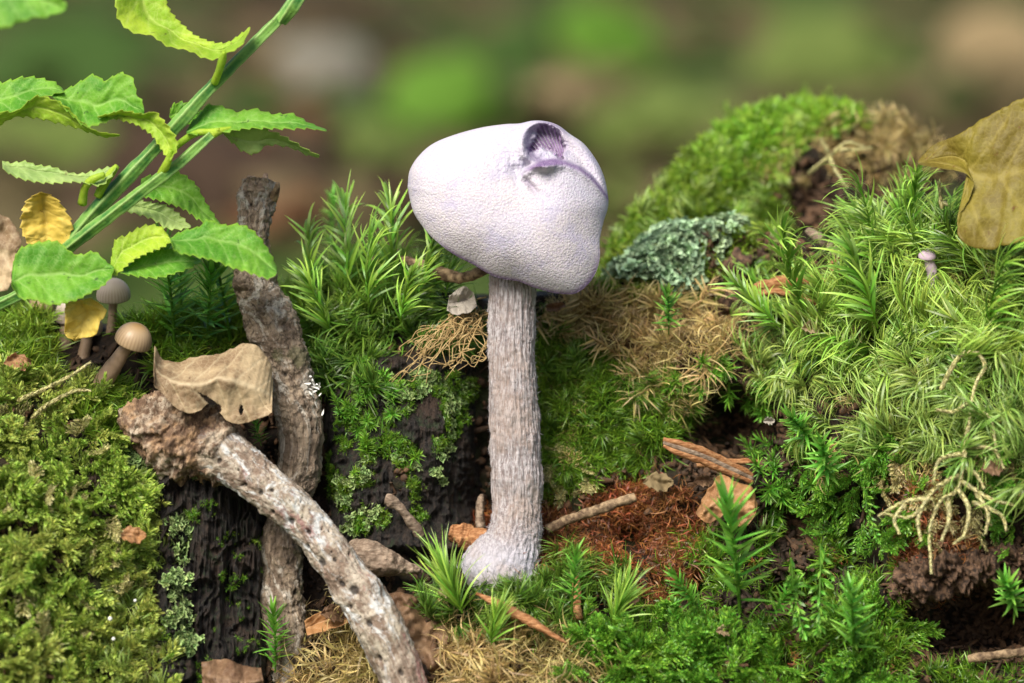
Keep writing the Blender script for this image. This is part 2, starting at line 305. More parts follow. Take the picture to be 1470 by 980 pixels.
def over(px, py, dfun, ridge):
    """point of the sheet; past the ridge it rolls over backwards and down"""
    r = np.interp(px, ridge[:, 0], ridge[:, 1]); e = np.maximum(0, r - py); pyc = np.maximum(py, r)
    p = P(px, pyc, dfun(px, pyc)); k = e / 100
    p[..., 1] += k * 1.6; p[..., 2] -= .22 * k * k * 1.6
    p += (.18 * fbm(np.stack([px / 100, k * 1.6, px * 0 + 3], -1) * 1.2, 3) * smooth(0, .8, k))[..., None] * np.array([0, 0, 1.])
    return p
near = lambda px, py: over(px, py, dnear, RIDGE)
back = lambda px, py: over(px, py, dback, RIDGB)
def sheet(name, fn, x0, x1, ridge, lo, up, nx, ny, mat):
    xs = np.linspace(x0, x1, nx); V = []
    r = np.interp(xs, ridge[:, 0], ridge[:, 1])
    tt = np.linspace(0, 1, ny)
    PX = np.repeat(xs[None], ny, 0); PY = lo + (r[None] - up - lo) * tt[:, None]
    V = fn(PX, PY).reshape(-1, 3); return put(name, mesh(name, V, gridF(ny, nx)[:, ::-1]), mat)
g1 = sheet('bank', near, -700, 2150, RIDGE, 1330, 620, 520, 380, M['soil']); g1['kind'] = 'structure'
g2 = sheet('hillock', back, 700, 1700, RIDGB, 470, 560, 220, 200, M['soil']); g2['kind'] = 'structure'
GZ = -4.6
xs = np.concatenate([np.linspace(-5000, -60, 12), np.linspace(-55, 55, 111), np.linspace(60, 5000, 12)]); ys = np.concatenate([np.linspace(-2000, -20, 8), np.linspace(-10, 330, 171), np.linspace(360, 7000, 14)])
X, Y = np.meshgrid(xs, ys); Zg = GZ + 1.3 * fbm(np.stack([X / 14, Y / 22, X * 0], -1), 4) * smooth(20, 60, Y)
ground = put('ground', mesh('ground', np.stack([X, Y, Zg], -1).reshape(-1, 3), gridF(len(ys), len(xs))), M['floor']); ground['kind'] = 'structure'

# rotten wood faces of the stump, standing proud of the soil
def wood_fn(x0, x1, y0, y1, seed, lift, rg):
    def f(PX, PY):
        PX = np.asarray(PX, float); PY = np.asarray(PY, float)
        ex = np.clip(np.minimum((PX - x0), (x1 - PX)) / (x1 - x0) * 2, 0, 1); ey = np.clip(np.minimum(PY - y0, y1 - PY) / (y1 - y0) * 2, 0, 1)
        d = field(CP, PX, PY, 45. ** 2); q = np.stack([PX / 100, PY / 100, PX * 0 + seed], -1)
        d = d + .22 * fbm(q * np.array([1.2, .6, 1]), 3) - rg * (.20 * ridged(q * np.array([2.6, .45, 1]) + .9 * fbm(q * 1.1, 3)[..., None], 2) + .12 * ridged(q * np.array([7, .7, 1]) + .9 * fbm(q * 1.4, 3)[..., None], 3) + .05 * ridged(q * np.array([20, 1.6, 1]), 2)) - (.03 + .10 * (1 - rg)) * fbm(q * 7, 4)
        return P(PX, PY, d - lift + .9 * (1 - smooth(0, .35, ex)) + .5 * (1 - smooth(0, .12, ey)))
    return f
wood1 = wood_fn(205, 400, 660, 1020, 2, .12, 1.); wood2 = wood_fn(440, 712, 500, 800, 8, .16, .55)
def wood_face(name, label, fn, x0, x1, y0, y1, nx=200, ny=260):
    PX, PY = np.meshgrid(np.linspace(x0, x1, nx), np.linspace(y0, y1, ny)); o = put(name, mesh(name, fn(PX, PY).reshape(-1, 3), gridF(ny, nx)[:, ::-1]), M['wood']); return tag(o, label, 'rotten wood')
wood_face('rotten_stump', 'dark fibrous rotten stump wood left of the grey branch below the dead leaf', wood1, 205, 400, 660, 1020)
wood_face('rotten_stump', 'black weathered stump wood with lichen flecks left of the tall mushroom stem', wood2, 440, 712, 500, 800)

# ---------------------------------------------------------------- blades and shoots
class Sh:
    def __init__(s): s.V = []; s.F = []; s.tip = []; s.rnd = []; s.k = 0
    def blade(s, base, dr, side, L, W, bend=(0, 0, 0), n=4, wide=1, fold=.3, prof=0, arc=0):
        base = np.array(base, float); dr = np.array(dr, float); side = np.array(side, float); bend = np.array(bend, float); r = random.random()
        side = side - dr * side.dot(dr); side /= np.linalg.norm(side) + 1e-9; nrm = np.cross(side, dr)
        t = np.linspace(0, 1, n + 1); c = base + dr * (L * t)[:, None] + bend * (L * t * t)[:, None]
        if arc:
            bd = bend - dr * bend.dot(dr); bd /= np.linalg.norm(bd) + 1e-9; c = base + dr * (L * np.sin(arc * t) / arc)[:, None] + bd * (L * (1 - np.cos(arc * t)) / arc)[:, None]
        w = W * .5 * (np.clip(.45 + t * 3, 0, 1) * (1 - t ** (1.5 if prof == 0 else 3)) ** .8 + .02)
        for i in range(n + 1):
            s.V.append(c[i] - side * w[i]); 
            if wide == 2: s.V.append(c[i] - nrm * w[i] * fold)
            s.V.append(c[i] + side * w[i]); s.tip += [t[i]] * (wide + 1); s.rnd += [r] * (wide + 1)
        m_ = wide + 1
        for i in range(n):
            for j in range(wide):
                a = s.k + i * m_ + j; s.F.append((a, a + 1, a + m_ + 1, a + m_))
        s.k += (n + 1) * m_
    def stem(s, pts, r0, r1, seg=4, t=0.):
        pts = np.array(pts, float); n = len(pts); V, F = tube(pts, np.linspace(r0, r1, n), seg, cap=False)
        s.V += list(V); s.F += [tuple(x + s.k for x in f) for f in F]; s.tip += [t] * len(V); s.rnd += [.3] * len(V); s.k += len(V)
    def me(s, name, mat):
        me = mesh(name, np.array(s.V), np.array(s.F), {'tip': s.tip, 'rnd': s.rnd}); me.materials.append(mat); return me
def rv(): v = np.array([random.gauss(0, 1) for _ in range(3)]); return v / np.linalg.norm(v)
def perp(a):
    b = np.cross(a, rv()); return b / (np.linalg.norm(b) + 1e-9)
def mk_star(mat, H=1.0, n=46, L=.45, W=.05, droop=.15, name='haircap_leaves'):
    s = Sh(); lean = rv() * .12 * H; lean[2] = 0
    ax = lambda t: np.array([0, 0, H * t]) + lean * t * t
    s.stem([ax(t) for t in np.linspace(0, 1, 6)], .02, .012)
    for i in range(n):
        t = .12 + .88 * (i / n) ** .8; a = i * 2.39996 + random.gauss(0, .2); el = math.radians(18 + 50 * t ** 2 + random.gauss(0, 7))
        if i > n - 6: el = math.radians(72 + random.gauss(0, 6))
        d = np.array([math.cos(a) * math.cos(el), math.sin(a) * math.cos(el), math.sin(el)])
        s.blade(ax(t), d, np.cross(d, [0, 0, 1.]), L * random.uniform(.75, 1.1) * (1 - .25 * t) , W * random.uniform(.8, 1.2), np.array([0, 0, -droop]) + rv() * .05, 5, 2, .5)
    return s.me(name, mat)
def mk_falc(mat, H=1.1, n=60, L=.65, W=.028, curl=.7, upr=55, name='fork_moss_leaves', arcs=(.6, 2.0), sec=.35):
    s = Sh(); sw = random.uniform(.1, .35) * H
    ax = lambda t: np.array([sw * t * t, 0, H * t])
    s.stem([ax(t) for t in np.linspace(0, 1, 6)], .018, .01)
    for i in range(n):
        t = .05 + .95 * (i / n); a = i * 2.39996 + random.gauss(0, .4); el = math.radians(upr + 18 * t + random.gauss(0, 10))
        d = np.array([math.cos(a) * math.cos(el), math.sin(a) * math.cos(el), math.sin(el)])
        d = d + np.array([sec, 0, 0]); d /= np.linalg.norm(d)
        b = np.array([curl * random.uniform(.6, 1.3), random.gauss(0, .25), -random.uniform(.05, .75) * curl])
        s.blade(ax(t), d, np.cross(d, b + rv() * .25), L * random.uniform(.6, 1.15) * (1 - .15 * t), W * random.uniform(.7, 1.3), b, 8, 1, arc=random.uniform(*arcs))
    return s.me(name, mat)
def mk_feather(mat, H=1.2, nb=11, bl=.38, lf=.125, W=.048, dense=13, name='feather_moss_fronds'):
    s = Sh(); cz = random.uniform(.1, .4) * H
    ax = lambda t: np.array([cz * t * t, random.gauss(0, .003), H * t - .18 * H * t * t * t])
    s.stem([ax(t) for t in np.linspace(0, 1, 7)], .018, .008, 4, .3)
    def leaves(path, tan, k, l0):
        for j in range(k):
            t = (j + .5) / k; p = path(t); tn = tan(t)
            sd = perp(tn); d = tn * .82 + sd * .58; d /= np.linalg.norm(d)
            s.blade(p, d, np.cross(d, sd) + rv() * .3, l0 * (1.1 - .4 * t) * random.uniform(.8, 1.2), W * random.uniform(.8, 1.2), -sd * .25, 2, 1)
    for i in range(nb * 2):
        t = .12 + .86 * i / (nb * 2); sg = 1 if i % 2 else -1; L = bl * (1 - .75 * t ** 1.5) * random.uniform(.7, 1.15) * min(1, .4 + t * 3)
        d = np.array([.25 + random.gauss(0, .12), sg * .75, .62 + random.gauss(0, .1)]); d /= np.linalg.norm(d); p0 = ax(t); bd = np.array([.35, 0, .1]) * random.uniform(0, 1)
        leaves(lambda q: p0 + d * L * q + bd * L * q * q, lambda q: (d + 2 * bd * q) / np.linalg.norm(d + 2 * bd * q), int(dense * L / bl) + 3, lf)
    leaves(ax, lambda q: np.array([2 * cz * q, 0, H]) / math.hypot(2 * cz * q, H), 34, lf * 1.25)
    return s.me(name, mat)
def mk_short(mat, R=.16, n=26, L=.15, W=.026, name='short_moss_leaves'):
    s = Sh()
    for k in range(5):
        b = np.array([random.uniform(-R, R), random.uniform(-R, R), -.03])
        for i in range(n // 2):
            a = random.uniform(0, 6.28); el = math.radians(random.uniform(25, 85)); d = np.array([math.cos(a) * math.cos(el), math.sin(a) * math.cos(el), math.sin(el)])
            s.blade(b + [0, 0, random.uniform(0, .1)], d, rv(), L * random.uniform(.6, 1.3), W * random.uniform(.7, 1.2), rv() * .5 + np.array([d[0] * .4, d[1] * .4, -.6]), 4, 1, arc=random.uniform(.3, 1.6))
    return s.me(name, mat)
def mk_tangle(mat, R=.3, n=46, L=.5, W=.022, name='dry_moss_strands'):
    s = Sh()
    for i in range(n):
        b = np.array([random.gauss(0, R * .5), random.gauss(0, R * .5), random.uniform(0, .12)]); a = random.uniform(0, 6.28); el = random.uniform(-.1, .8)
        d = np.array([math.cos(a) * math.cos(el), math.sin(a) * math.cos(el), math.sin(el)])
        s.blade(b, d, rv(), L * random.uniform(.4, 1.1), W * random.uniform(.6, 1.4), rv() + np.array([0, 0, -.5]), 8, 1, arc=random.uniform(.8, 2.8))
    return s.me(name, mat)
def mk_cord(mat, pts, r=.035, step=.03, lf=.10, name='moss_strand', seg=5):
    s = Sh(); c = crv(pts, max(6, int(np.linalg.norm(np.diff(np.array(pts), axis=0), axis=1).sum() / step))); T = np.gradient(c, axis=0); T /= np.linalg.norm(T, axis=1)[:, None] + 1e-9
    s.stem(c, r * .8, r * .4, seg, .3)
    for i in range(len(c) - 1):
        k = 1 - .45 * i / len(c)
        for j in range(8):
            sd = perp(T[i]); d = T[i] * .8 + sd * .6; d /= np.linalg.norm(d)
            s.blade(c[i] + sd * r * .4 * k, d, np.cross(d, sd), lf * k * random.uniform(.8, 1.2), .042 * k, -sd * .3, 3, 1)
    return s.me(name, mat)
def mk_lichen(mat, n=12, R=.16, sz=.075, name='lichen_lobes'):
    s = Sh()
    for i in range(n):
        c = np.array([random.gauss(0, R * .5), random.gauss(0, R * .5), random.uniform(0, R * .6)]); nz = rv() * .6 + np.array([0, 0, 1.]); nz /= np.linalg.norm(nz); a = perp(nz); b = np.cross(nz, a)
        r = sz * random.uniform(.6, 1.3); k = 11; rr = random.random(); ph = random.uniform(0, 6); s.V.append(c); s.tip.append(0); s.rnd.append(rr)
        for ring, h in ((.55, .10), (1., .38)):
            for j in range(k):
                th = j / k * 2 * math.pi; q = r * ring * (1 + (.30 * math.sin(3 * th + ph) + .18 * math.sin(5 * th + 2 * ph)) * ring)
                s.V.append(c + a * q * math.cos(th) + b * q * math.sin(th) + nz * r * h * (1 + .5 * math.sin(4 * th + ph))); s.tip.append(ring if ring == 1 else .35); s.rnd.append(rr)
        for j in range(k):
            j2 = (j + 1) % k; s.F.append((s.k, s.k + 1 + j, s.k + 1 + j2, s.k + 1 + j2)) if False else s.F.append((s.k + 1 + j, s.k + 1 + j2, s.k + 1 + k + j2, s.k + 1 + k + j))
        s.F.append((s.k, s.k + 1, s.k + 3, s.k + 5)); s.F.append((s.k, s.k + 5, s.k + 7, s.k + 9)); s.F.append((s.k, s.k + 9, s.k + 11, s.k + 1))
        s.k += 1 + 2 * k
    return s.me(name, mat)
def mk_crumb(mat, r=.06):
    s = Sh(); V = []; n, k = 5, 7
    for i in range(n):
        ph = math.pi * i / (n - 1)
        for j in range(k):
            th = 2 * math.pi * j / k; q = r * random.uniform(.65, 1.15); V.append((q * math.sin(ph) * math.cos(th), q * math.sin(ph) * math.sin(th) * .7, q * math.cos(ph)))
    s.V = V; s.F = gridF(n, k, True).tolist(); s.tip = [0] * len(V); s.rnd = [random.random()] * len(V); return s.me('soil_crumb', mat)
def mk_chip(mat, L=.3, W=.07, T=.025):
    s = Sh(); n = 5; V = []
    for i in range(n):
        t = i / (n - 1); w_ = W * (.35 + .65 * math.sin(math.pi * (t * .8 + .1))) * random.uniform(.7, 1.2)
        for (a, b) in ((-1, -1), (1, -1), (1, 1), (-1, 1)): V.append((L * (t - .5), a * w_ / 2, b * T / 2 + .02 * math.sin(3 * t)))
    s.V = V; s.F = gridF(n, 4, True).tolist() + [[0, 1, 2, 3], [4 * n - 1, 4 * n - 2, 4 * n - 3, 4 * n - 4]]; s.tip = [0] * len(V); s.rnd = [random.random()] * len(V); return s.me('wood_bit', mat)
def coll(name, meshes):
    c = bpy.data.collections.new(name)
    for i, me in enumerate(meshes): c.objects.link(bpy.data.objects.new('%s_%02d' % (name, i), me))
    return c
PR = {}
PR['feather'] = [mk_feather(M['feather'], random.uniform(.9, 1.3)) for _ in range(5)]
PR['featherp'] = [mk_feather(M['pale'], 1.1) for _ in range(3)]
PR['featherg'] = [mk_feather(M['star'], 1.2, 12, .42, .12, .045, 13) for _ in range(4)]
PR['falcate'] = [mk_falc(M['falcate'], random.uniform(.7, 1.1), 44, random.uniform(.85, 1.15), .036, 1.0, 50, arcs=(.8, 2.4), sec=.7) for _ in range(7)] + [mk_falc(M['falcolive'], .9, 40, .95, .03, arcs=(1., 2.8), sec=.7), mk_falc(M['falcdark'], 1.0, 44, .9, .036, sec=.6)]
PR['falcup'] = [mk_falc(M['falcate'], random.uniform(.9, 1.3), 54, random.uniform(.5, .7), .042, .7, 40, arcs=(.5, 1.8), sec=.1) for _ in range(5)]
PR['falcdark'] = [mk_falc(M['falcdark'], 1.0, 56, .75, .036, .9, 35) for _ in range(4)]
PR['falcolive'] = [mk_falc(M['falcolive'], .9, 46, .9, .033, 1.0, 40, arcs=(1.6, 3.8), sec=.4) for _ in range(5)]
PR['star'] = [mk_star(M['star'], random.uniform(.8, 1.1)) for _ in range(5)]
PR['stars'] = [mk_star(M['star'], .4, 26, .28, .032) for _ in range(4)]
PR['short'] = [mk_short(M['short']) for _ in range(5)]
PR['shortb'] = [mk_short(M['shortb'], .14, 24, .13) for _ in range(4)]
PR['shortl'] = [mk_short(M['short'], .16, 26, .26, .024) for _ in range(5)]
PR['blond'] = [mk_tangle(M['blond']) for _ in range(5)] + [mk_falc(M['blond'], .5, 40, .45, .026, 1.1, 20)]
PR['rust'] = [mk_tangle(M['rust'], .2, 50, .28, .022) for _ in range(4)]
PR['lichen'] = [mk_lichen(M['lichen']) for _ in range(5)]
PR['lichgreen'] = [mk_lichen(M['lichgreen'], 9, .14, .06) for _ in range(4)]
PR['crumb'] = [mk_crumb(M['crumb']) for _ in range(4)] + [mk_chip(M['crumb']) for _ in range(3)]
PC = {k: coll('proto_' + k, v) for k, v in PR.items()}

def inpoly(px, py, poly):
    poly = np.array(poly, float); c = np.zeros(px.shape, bool); j = len(poly) - 1
    for i in range(len(poly)):
        xi, yi = poly[i]; xj, yj = poly[j]
        c ^= ((yi > py) != (yj > py)) & (px < (xj - xi) * (py - yi) / (yj - yi + 1e-9) + xi); j = i
    return c
def scatter(name, label, cat, kind, polys, per_cm2, sc=(.7, 1.1), up=.6, out=1.0, lean=(0, 0, 0), jit=.35, sink=.05, fn=near, tint=(0, 1), thin=0., spin=None, tfreq=.8, edge=14, flow=.5, holes=True):
    """cover polygons of the bank (in photo pixels) with moss: one uncountable mass"""
    pts, rots, scs, tin, pick = [], [], [], [], []
    nk = len(PR[kind])
    for poly in polys:
        pa = np.array(poly, float); x0, y0 = pa.min(0); x1, y1 = pa.max(0); n = int((x1 - x0) * (y1 - y0) / 1e4 * per_cm2)
        px = rng.uniform(x0, x1, n); py = rng.uniform(y0, y1, n)
        wob = fbm(np.stack([px / 60, py / 60, px * 0], -1), 2) * edge; wob2 = fbm(np.stack([px / 60, py / 60, px * 0 + 8], -1), 2) * edge
        ok = inpoly(px + wob * 1.4, py + wob2 * 1.4, poly)
        if thin: ok &= fbm(np.stack([px / 45, py / 45, px * 0 + 4], -1), 3) > (thin - .5)
        if fn is near and holes:
            for hx, hy, hr, hd in HOL: ok &= ((px - hx) / hr) ** 2 + ((py - hy) / (hr * .75)) ** 2 > rng.uniform(.35, .9, n)
        px, py = px[ok], py[ok]; p = fn(px, py); e = 6.; fl = np.stack([fbm(np.stack([px / 90, py / 90, px * 0 + 11 * k_], -1), 2) for k_ in (1, 2, 3)], -1) * flow * 2.2
        a = fn(px + e, py) - fn(px - e, py); b = fn(px, py - e) - fn(px, py + e); nr = np.cross(a, b); nr /= np.linalg.norm(nr, axis=1)[:, None] + 1e-9
        nr[nr[:, 1] > .8] *= 1
        tn = np.clip(.5 + fbm(np.stack([px / 100 * tfreq, py / 100 * tfreq, px * 0 + 2], -1), 3) * .9 + rng.normal(0, .22, len(px)), 0, 1)
        for i in range(len(px)):
            d = Vector(nr[i]) * out + Vector((0, 0, up)) + Vector(lean) + Vector(rv()) * jit + Vector(fl[i]); d.normalize()
            q = d.to_track_quat('Z', 'Y') @ Quaternion((0, 0, 1), random.uniform(0, 6.283) if spin is None else spin + random.gauss(0, .5))
            pts.append(p[i] - np.array(d) * sink); rots.append(tuple(q.to_euler())); scs.append(random.uniform(*sc)); tin.append(tint[0] + (tint[1] - tint[0]) * tn[i]); pick.append(random.randrange(nk))
    me = bpy.data.meshes.new(name); me.from_pydata([tuple(p) for p in pts], [], [])
    me.attributes.new('rot', 'FLOAT_VECTOR', 'POINT').data.foreach_set('vector', np.array(rots, np.float32).ravel())
    me.attributes.new('scl', 'FLOAT', 'POINT').data.foreach_set('value', np.array(scs, np.float32)); me.attributes.new('tint', 'FLOAT', 'POINT').data.foreach_set('value', np.array(tin, np.float32))
    me.attributes.new('pick', 'INT', 'POINT').data.foreach_set('value', np.array(pick, np.int32))
    o = put(name, me); tag(o, label, cat, None, 'stuff')
    ng = bpy.data.node_groups.new(name, 'GeometryNodeTree'); ng.interface.new_socket('Geometry', in_out='INPUT', socket_type='NodeSocketGeometry'); ng.interface.new_socket('Geometry', in_out='OUTPUT', socket_type='NodeSocketGeometry')
    gi = ng.nodes.new('NodeGroupInput'); go = ng.nodes.new('NodeGroupOutput'); ip = ng.nodes.new('GeometryNodeInstanceOnPoints'); ci = ng.nodes.new('GeometryNodeCollectionInfo')
    ci.inputs['Collection'].default_value = PC[kind]; ci.inputs['Separate Children'].default_value = True; ci.inputs['Reset Children'].default_value = True
    def na(nm, ty): q = ng.nodes.new('GeometryNodeInputNamedAttribute'); q.data_type = ty; q.inputs['Name'].default_value = nm; return q.outputs['Attribute']
    L = ng.links.new; L(gi.outputs[0], ip.inputs['Points']); L(ci.outputs[0], ip.inputs['Instance']); ip.inputs['Pick Instance'].default_value = True
    L(na('pick', 'INT'), ip.inputs['Instance Index']); L(na('rot', 'FLOAT_VECTOR'), ip.inputs['Rotation']); L(na('scl', 'FLOAT'), ip.inputs['Scale']); L(ip.outputs[0], go.inputs[0])
    md = o.modifiers.new('scatter', 'NODES'); md.node_group = ng; return o

# ------------------------------------------------ moss masses
scatter('feather_moss', 'thick yellow-green feather moss cushion filling the lower left corner', 'moss', 'feather', [[(-160,560),(90,545),(150,560),(150,640),(205,700),(225,760),(190,800),(175,850),(215,900),(225,1080),(-160,1080)]], 48, (.55, .95), .05, 1., (.2, -.2, -.25), .5, .3, tint=(-.2, 1.1))
scatter('feather_moss', 'dull olive feather moss fringe at the right rim of the lower left cushion', 'moss', 'falcolive', [[(130,800),(200,790),(240,900),(245,1000),(140,1000)], [(150,720),(200,740),(215,800),(160,800)]], 40, (.3, .5), -.1, 1, (.3, 0, -.5), .4, .1, tint=(.3, 1))
scatter('short_moss', 'dark green low moss beside the small brown toadstools at the left edge', 'moss', 'shortl', [[(-80,455),(60,455),(60,520),(100,545),(-80,560)], [(100,560),(200,560),(220,640),(150,660)]], 130, (.8, 1.5), .4)
scatter('short_moss', 'low green moss filling the ground behind the dead leaf and grey branch', 'moss', 'shortl', [[(180,440),(340,420),(345,510),(220,530)], [(330,420),(470,400),(470,560),(410,470)]], 110, (.9, 1.6), .5)
scatter('fork_moss', 'tall bright green fork moss growing on the stump top between branch and mushroom', 'moss', 'falcup', [[(420,440),(480,395),(620,395),(650,430),(560,470),(470,480)], [(455,380),(620,380),(600,400),(470,405)]], 40, (.32, .6), 1.0, .6, (0, -.1, 0), .45, .1, tint=(-.3, .5))
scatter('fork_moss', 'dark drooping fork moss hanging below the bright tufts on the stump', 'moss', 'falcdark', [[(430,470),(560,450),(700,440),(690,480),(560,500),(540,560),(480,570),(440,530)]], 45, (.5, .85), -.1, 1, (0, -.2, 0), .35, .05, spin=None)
scatter('short_moss', 'small starry moss sprinkled over the black stump wood', 'moss', 'stars', [[(470,560),(600,560),(600,660),(570,710),(490,690)], [(460,520),(540,505),(600,540),(520,580)]], 60, (.4, .75), .3, thin=.62, sink=0, fn=wood2)
scatter('short_moss', 'thin green moss film on the shaded stump face', 'moss', 'short', [[(455,510),(700,505),(705,560),(660,620),(600,650),(610,740),(470,760)]], 260, (.25, .6), .1, thin=.52, sink=.01, fn=wood2, tint=(-.5, .6))
scatter('short_moss', 'scraps of green moss clinging to the dark fibrous wood at lower left', 'moss', 'short', [[(215,680),(390,680),(390,990),(240,990)]], 110, (.2, .45), .1, thin=.74, sink=.01, fn=wood1, tint=(-.3, .8))
scatter('leafy_lichen', 'pale green leafy lichen scales on the fibrous wood at lower left', 'lichen', 'lichgreen', [[(235,660),(290,690),(262,740),(240,720)], [(232,745),(268,750),(275,870),(290,925),(250,945),(240,860)]], 130, (.4, .95), .1, thin=.45, sink=-.02, tint=(-.2, .8), fn=wood1)
scatter('leafy_lichen', 'green leafy lichen between the left cushion and the broken wood', 'lichen', 'lichgreen', [[(165,640),(245,660),(245,740),(200,730),(170,690)]], 90, (.6, 1.2), .2, thin=.4, sink=-.25, tint=(-.6, .4))
scatter('leafy_lichen', 'pale green lichen flecks on the black stump wood by the mushroom stem', 'lichen', 'lichgreen', [[(480,540),(560,520),(700,535),(670,600),(560,600)], [(480,660),(575,650),(580,750),(490,770)], [(590,560),(640,560),(650,700),(600,700)]], 120, (.3, .8), .1, thin=.58, sink=-.02, tint=(-.2, .8), fn=wood2)
scatter('short_moss', 'dense low green moss wall right of the tall mushroom stem', 'moss', 'shortl', [[(760,500),(870,520),(960,535),(1000,590),(960,640),(880,680),(770,720)], [(770,450),(850,450),(860,520),(770,520)]], 170, (.6, 1.1), .3, tint=(-.1, .5))
scatter('short_moss', 'dark green moss around the hollow behind the wood sliver', 'moss', 'stars', [[(950,520),(1120,520),(1130,620),(1040,600),(960,600)], [(1080,640),(1180,600),(1200,760),(1100,760)]], 55, (.6, 1.1), .3, tint=(-.2, .4), thin=.35)
scatter('dry_moss', 'straw blond dried moss heap on the bank right of the cap', 'moss', 'blond', [[(780,445),(860,425),(960,430),(1060,450),(1090,490),(1040,520),(960,520),(930,560),(880,525),(800,480)], [(930,540),(1000,540),(1000,580),(960,590)]], 50, (.6, 1.25), .2, 1, (0, -.2, -.3), .5, .0)
scatter('short_moss', 'olive moss crust beneath the blue-green lichen clump', 'moss', 'short', [[(860,400),(900,330),(1000,320),(1100,330),(1130,420),(1000,440),(880,430)]], 150, (.7, 1.2), .5, tint=(.5, 1.3), thin=.3)
scatter('fork_moss', 'long bright green fork moss covering the right hand slope', 'moss', 'falcate', [[(1120,480),(1180,430),(1230,345),(1290,300),(1400,290),(1560,290),(1560,560),(1440,560),(1300,520),(1180,520)]], 42, (.5, .95), .35, 1, (-.15, -.2, .1), .5, .18)
scatter('fork_moss', 'yellowish curly fork moss below the bright slope at right', 'moss', 'falcolive', [[(1090,500),(1180,500),(1300,510),(1560,540),(1560,700),(1380,680),(1250,660),(1150,600)]], 34, (.5, .9), .2, 1, (-.1, -.25, -.1), .5, .12)
scatter('fork_moss', 'sparse green fork moss in front of the crumbly soil pocket', 'moss', 'falcate', [[(1040,400),(1110,340),(1180,360),(1150,460),(1060,480)]], 12, (.35, .6), .3, 1, (0, 0, 0), .5, .1)
scatter('feather_moss', 'pale drooping feather moss curtain on the lower right slope', 'moss', 'featherp', [[(1290,600),(1440,600),(1440,760),(1330,760),(1260,720)]], 18, (.4, .7), -.8, 1, (0, -.1, -.6), .3, .05, spin=0)
scatter('feather_moss', 'dark green feather moss hanging above the lower right hollow', 'moss', 'featherg', [[(1150,620),(1300,640),(1330,760),(1240,800),(1160,720)], [(1380,640),(1560,620),(1560,760),(1400,760)]], 40, (.35, .65), -.3, 1, (0, -.1, -.4), .4, .05, tint=(-.3, .5))
scatter('feather_moss', 'bright green feather moss sprays along the bottom right of the mushroom', 'moss', 'featherg', [[(840,900),(900,880),(980,900),(1100,930),(1150,1050),(800,1050)], [(1230,900),(1300,880),(1300,1040),(1180,1040)]], 42, (.5, .85), .2, 1, (0, -.3, 0), .5, .1, tint=(-.2, .7))
scatter('feather_moss', 'pale feathery moss on the bank foot just right of the mushroom stem', 'moss', 'featherp', [[(775,600),(870,620),(880,680),(785,720)]], 20, (.3, .5), -.3, 1, (0, -.1, -.4), .4, .05, tint=(-.6, .4))
scatter('rusty_moss', 'rust brown dead moss bank between the stem and the orange leaf', 'moss', 'rust', [[(840,720),(930,690),(1010,730),(1010,860),(960,880),(850,830)], [(690,750),(790,720),(850,780),(830,840),(780,850)], [(610,740),(700,730),(700,780),(640,800)], [(1300,660),(1400,760),(1350,860),(1280,780)]], 95, (.6, 1.1), .2, sink=0, tint=(0, 1))
scatter('dry_moss', 'curly straw coloured moss at the bottom centre', 'moss', 'blond', [[(640,900),(830,890),(860,1050),(620,1050)], [(420,900),(540,880),(560,1050),(430,1050)]], 38, (.8, 1.5), .3, 1, (0, -.2, 0), .5, .02, tint=(.1, 1.3))
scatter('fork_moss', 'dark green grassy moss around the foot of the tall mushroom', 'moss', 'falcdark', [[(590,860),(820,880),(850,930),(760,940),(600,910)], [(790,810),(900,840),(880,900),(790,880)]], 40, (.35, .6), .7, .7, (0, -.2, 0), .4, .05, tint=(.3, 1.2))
scatter('short_moss', 'low dark green moss patches on the shaded lower right bank', 'moss', 'shortl', [[(1000,760),(1300,760),(1300,1040),(850,1040),(900,880)], [(1300,960),(1560,960),(1560,1050),(1300,1050)]], 100, (.7, 1.2), .3, thin=.56, tint=(-.6, .2))
scatter('short_moss', 'fresh green moss crown on top of the blurred hillock', 'moss', 'shortb', [[(1010,205),(1050,160),(1100,120),(1200,110),(1240,150),(1230,180),(1180,180),(1110,230),(1060,260),(1010,240)]], 200, (1., 1.8), .8, fn=back, tint=(-.1, .6))
scatter('short_moss', 'olive green moss on the left flank of the blurred hillock', 'moss', 'short', [[(840,410),(900,330),(960,260),(1010,200),(1060,240),(1110,240),(1130,320),(1080,360),(960,340),(900,420)]], 170, (.9, 1.7), .6, fn=back, tint=(.3, 1.2))
scatter('fork_moss', 'olive strands of moss leaning along the left flank of the hillock', 'moss', 'falcolive', [[(870,400),(905,320),(960,250),(1010,250),(1100,300),(1120,350),(1000,340)]], 14, (.3, .6), .6, fn=back, tint=(.2, 1))
scatter('fork_moss', 'sparse ragged moss tips sticking out of the blurred hillock', 'moss', 'falcup', [[(900,380),(1010,210),(1090,130),(1230,130),(1240,180),(1120,240),(1060,340)]], 16, (.22, .42), .8, fn=back, tint=(0, 1), thin=.45, sink=0)
scatter('dry_moss', 'hanging dead moss fringe over the shaded soil of the hillock', 'moss', 'blond', [[(1090,230),(1180,190),(1300,215),(1320,260),(1200,250),(1110,270)]], 22, (.5, .9), -.3, fn=back, tint=(.2, 1), thin=.4, sink=-.03)
scatter('dry_moss', 'dry brown moss along the right shoulder of the blurred hillock', 'moss', 'blond', [[(1180,190),(1240,150),(1330,195),(1360,240),(1260,260),(1180,240)]], 55, (.5, .9), .5, fn=back, tint=(.3, 1), sink=.05)
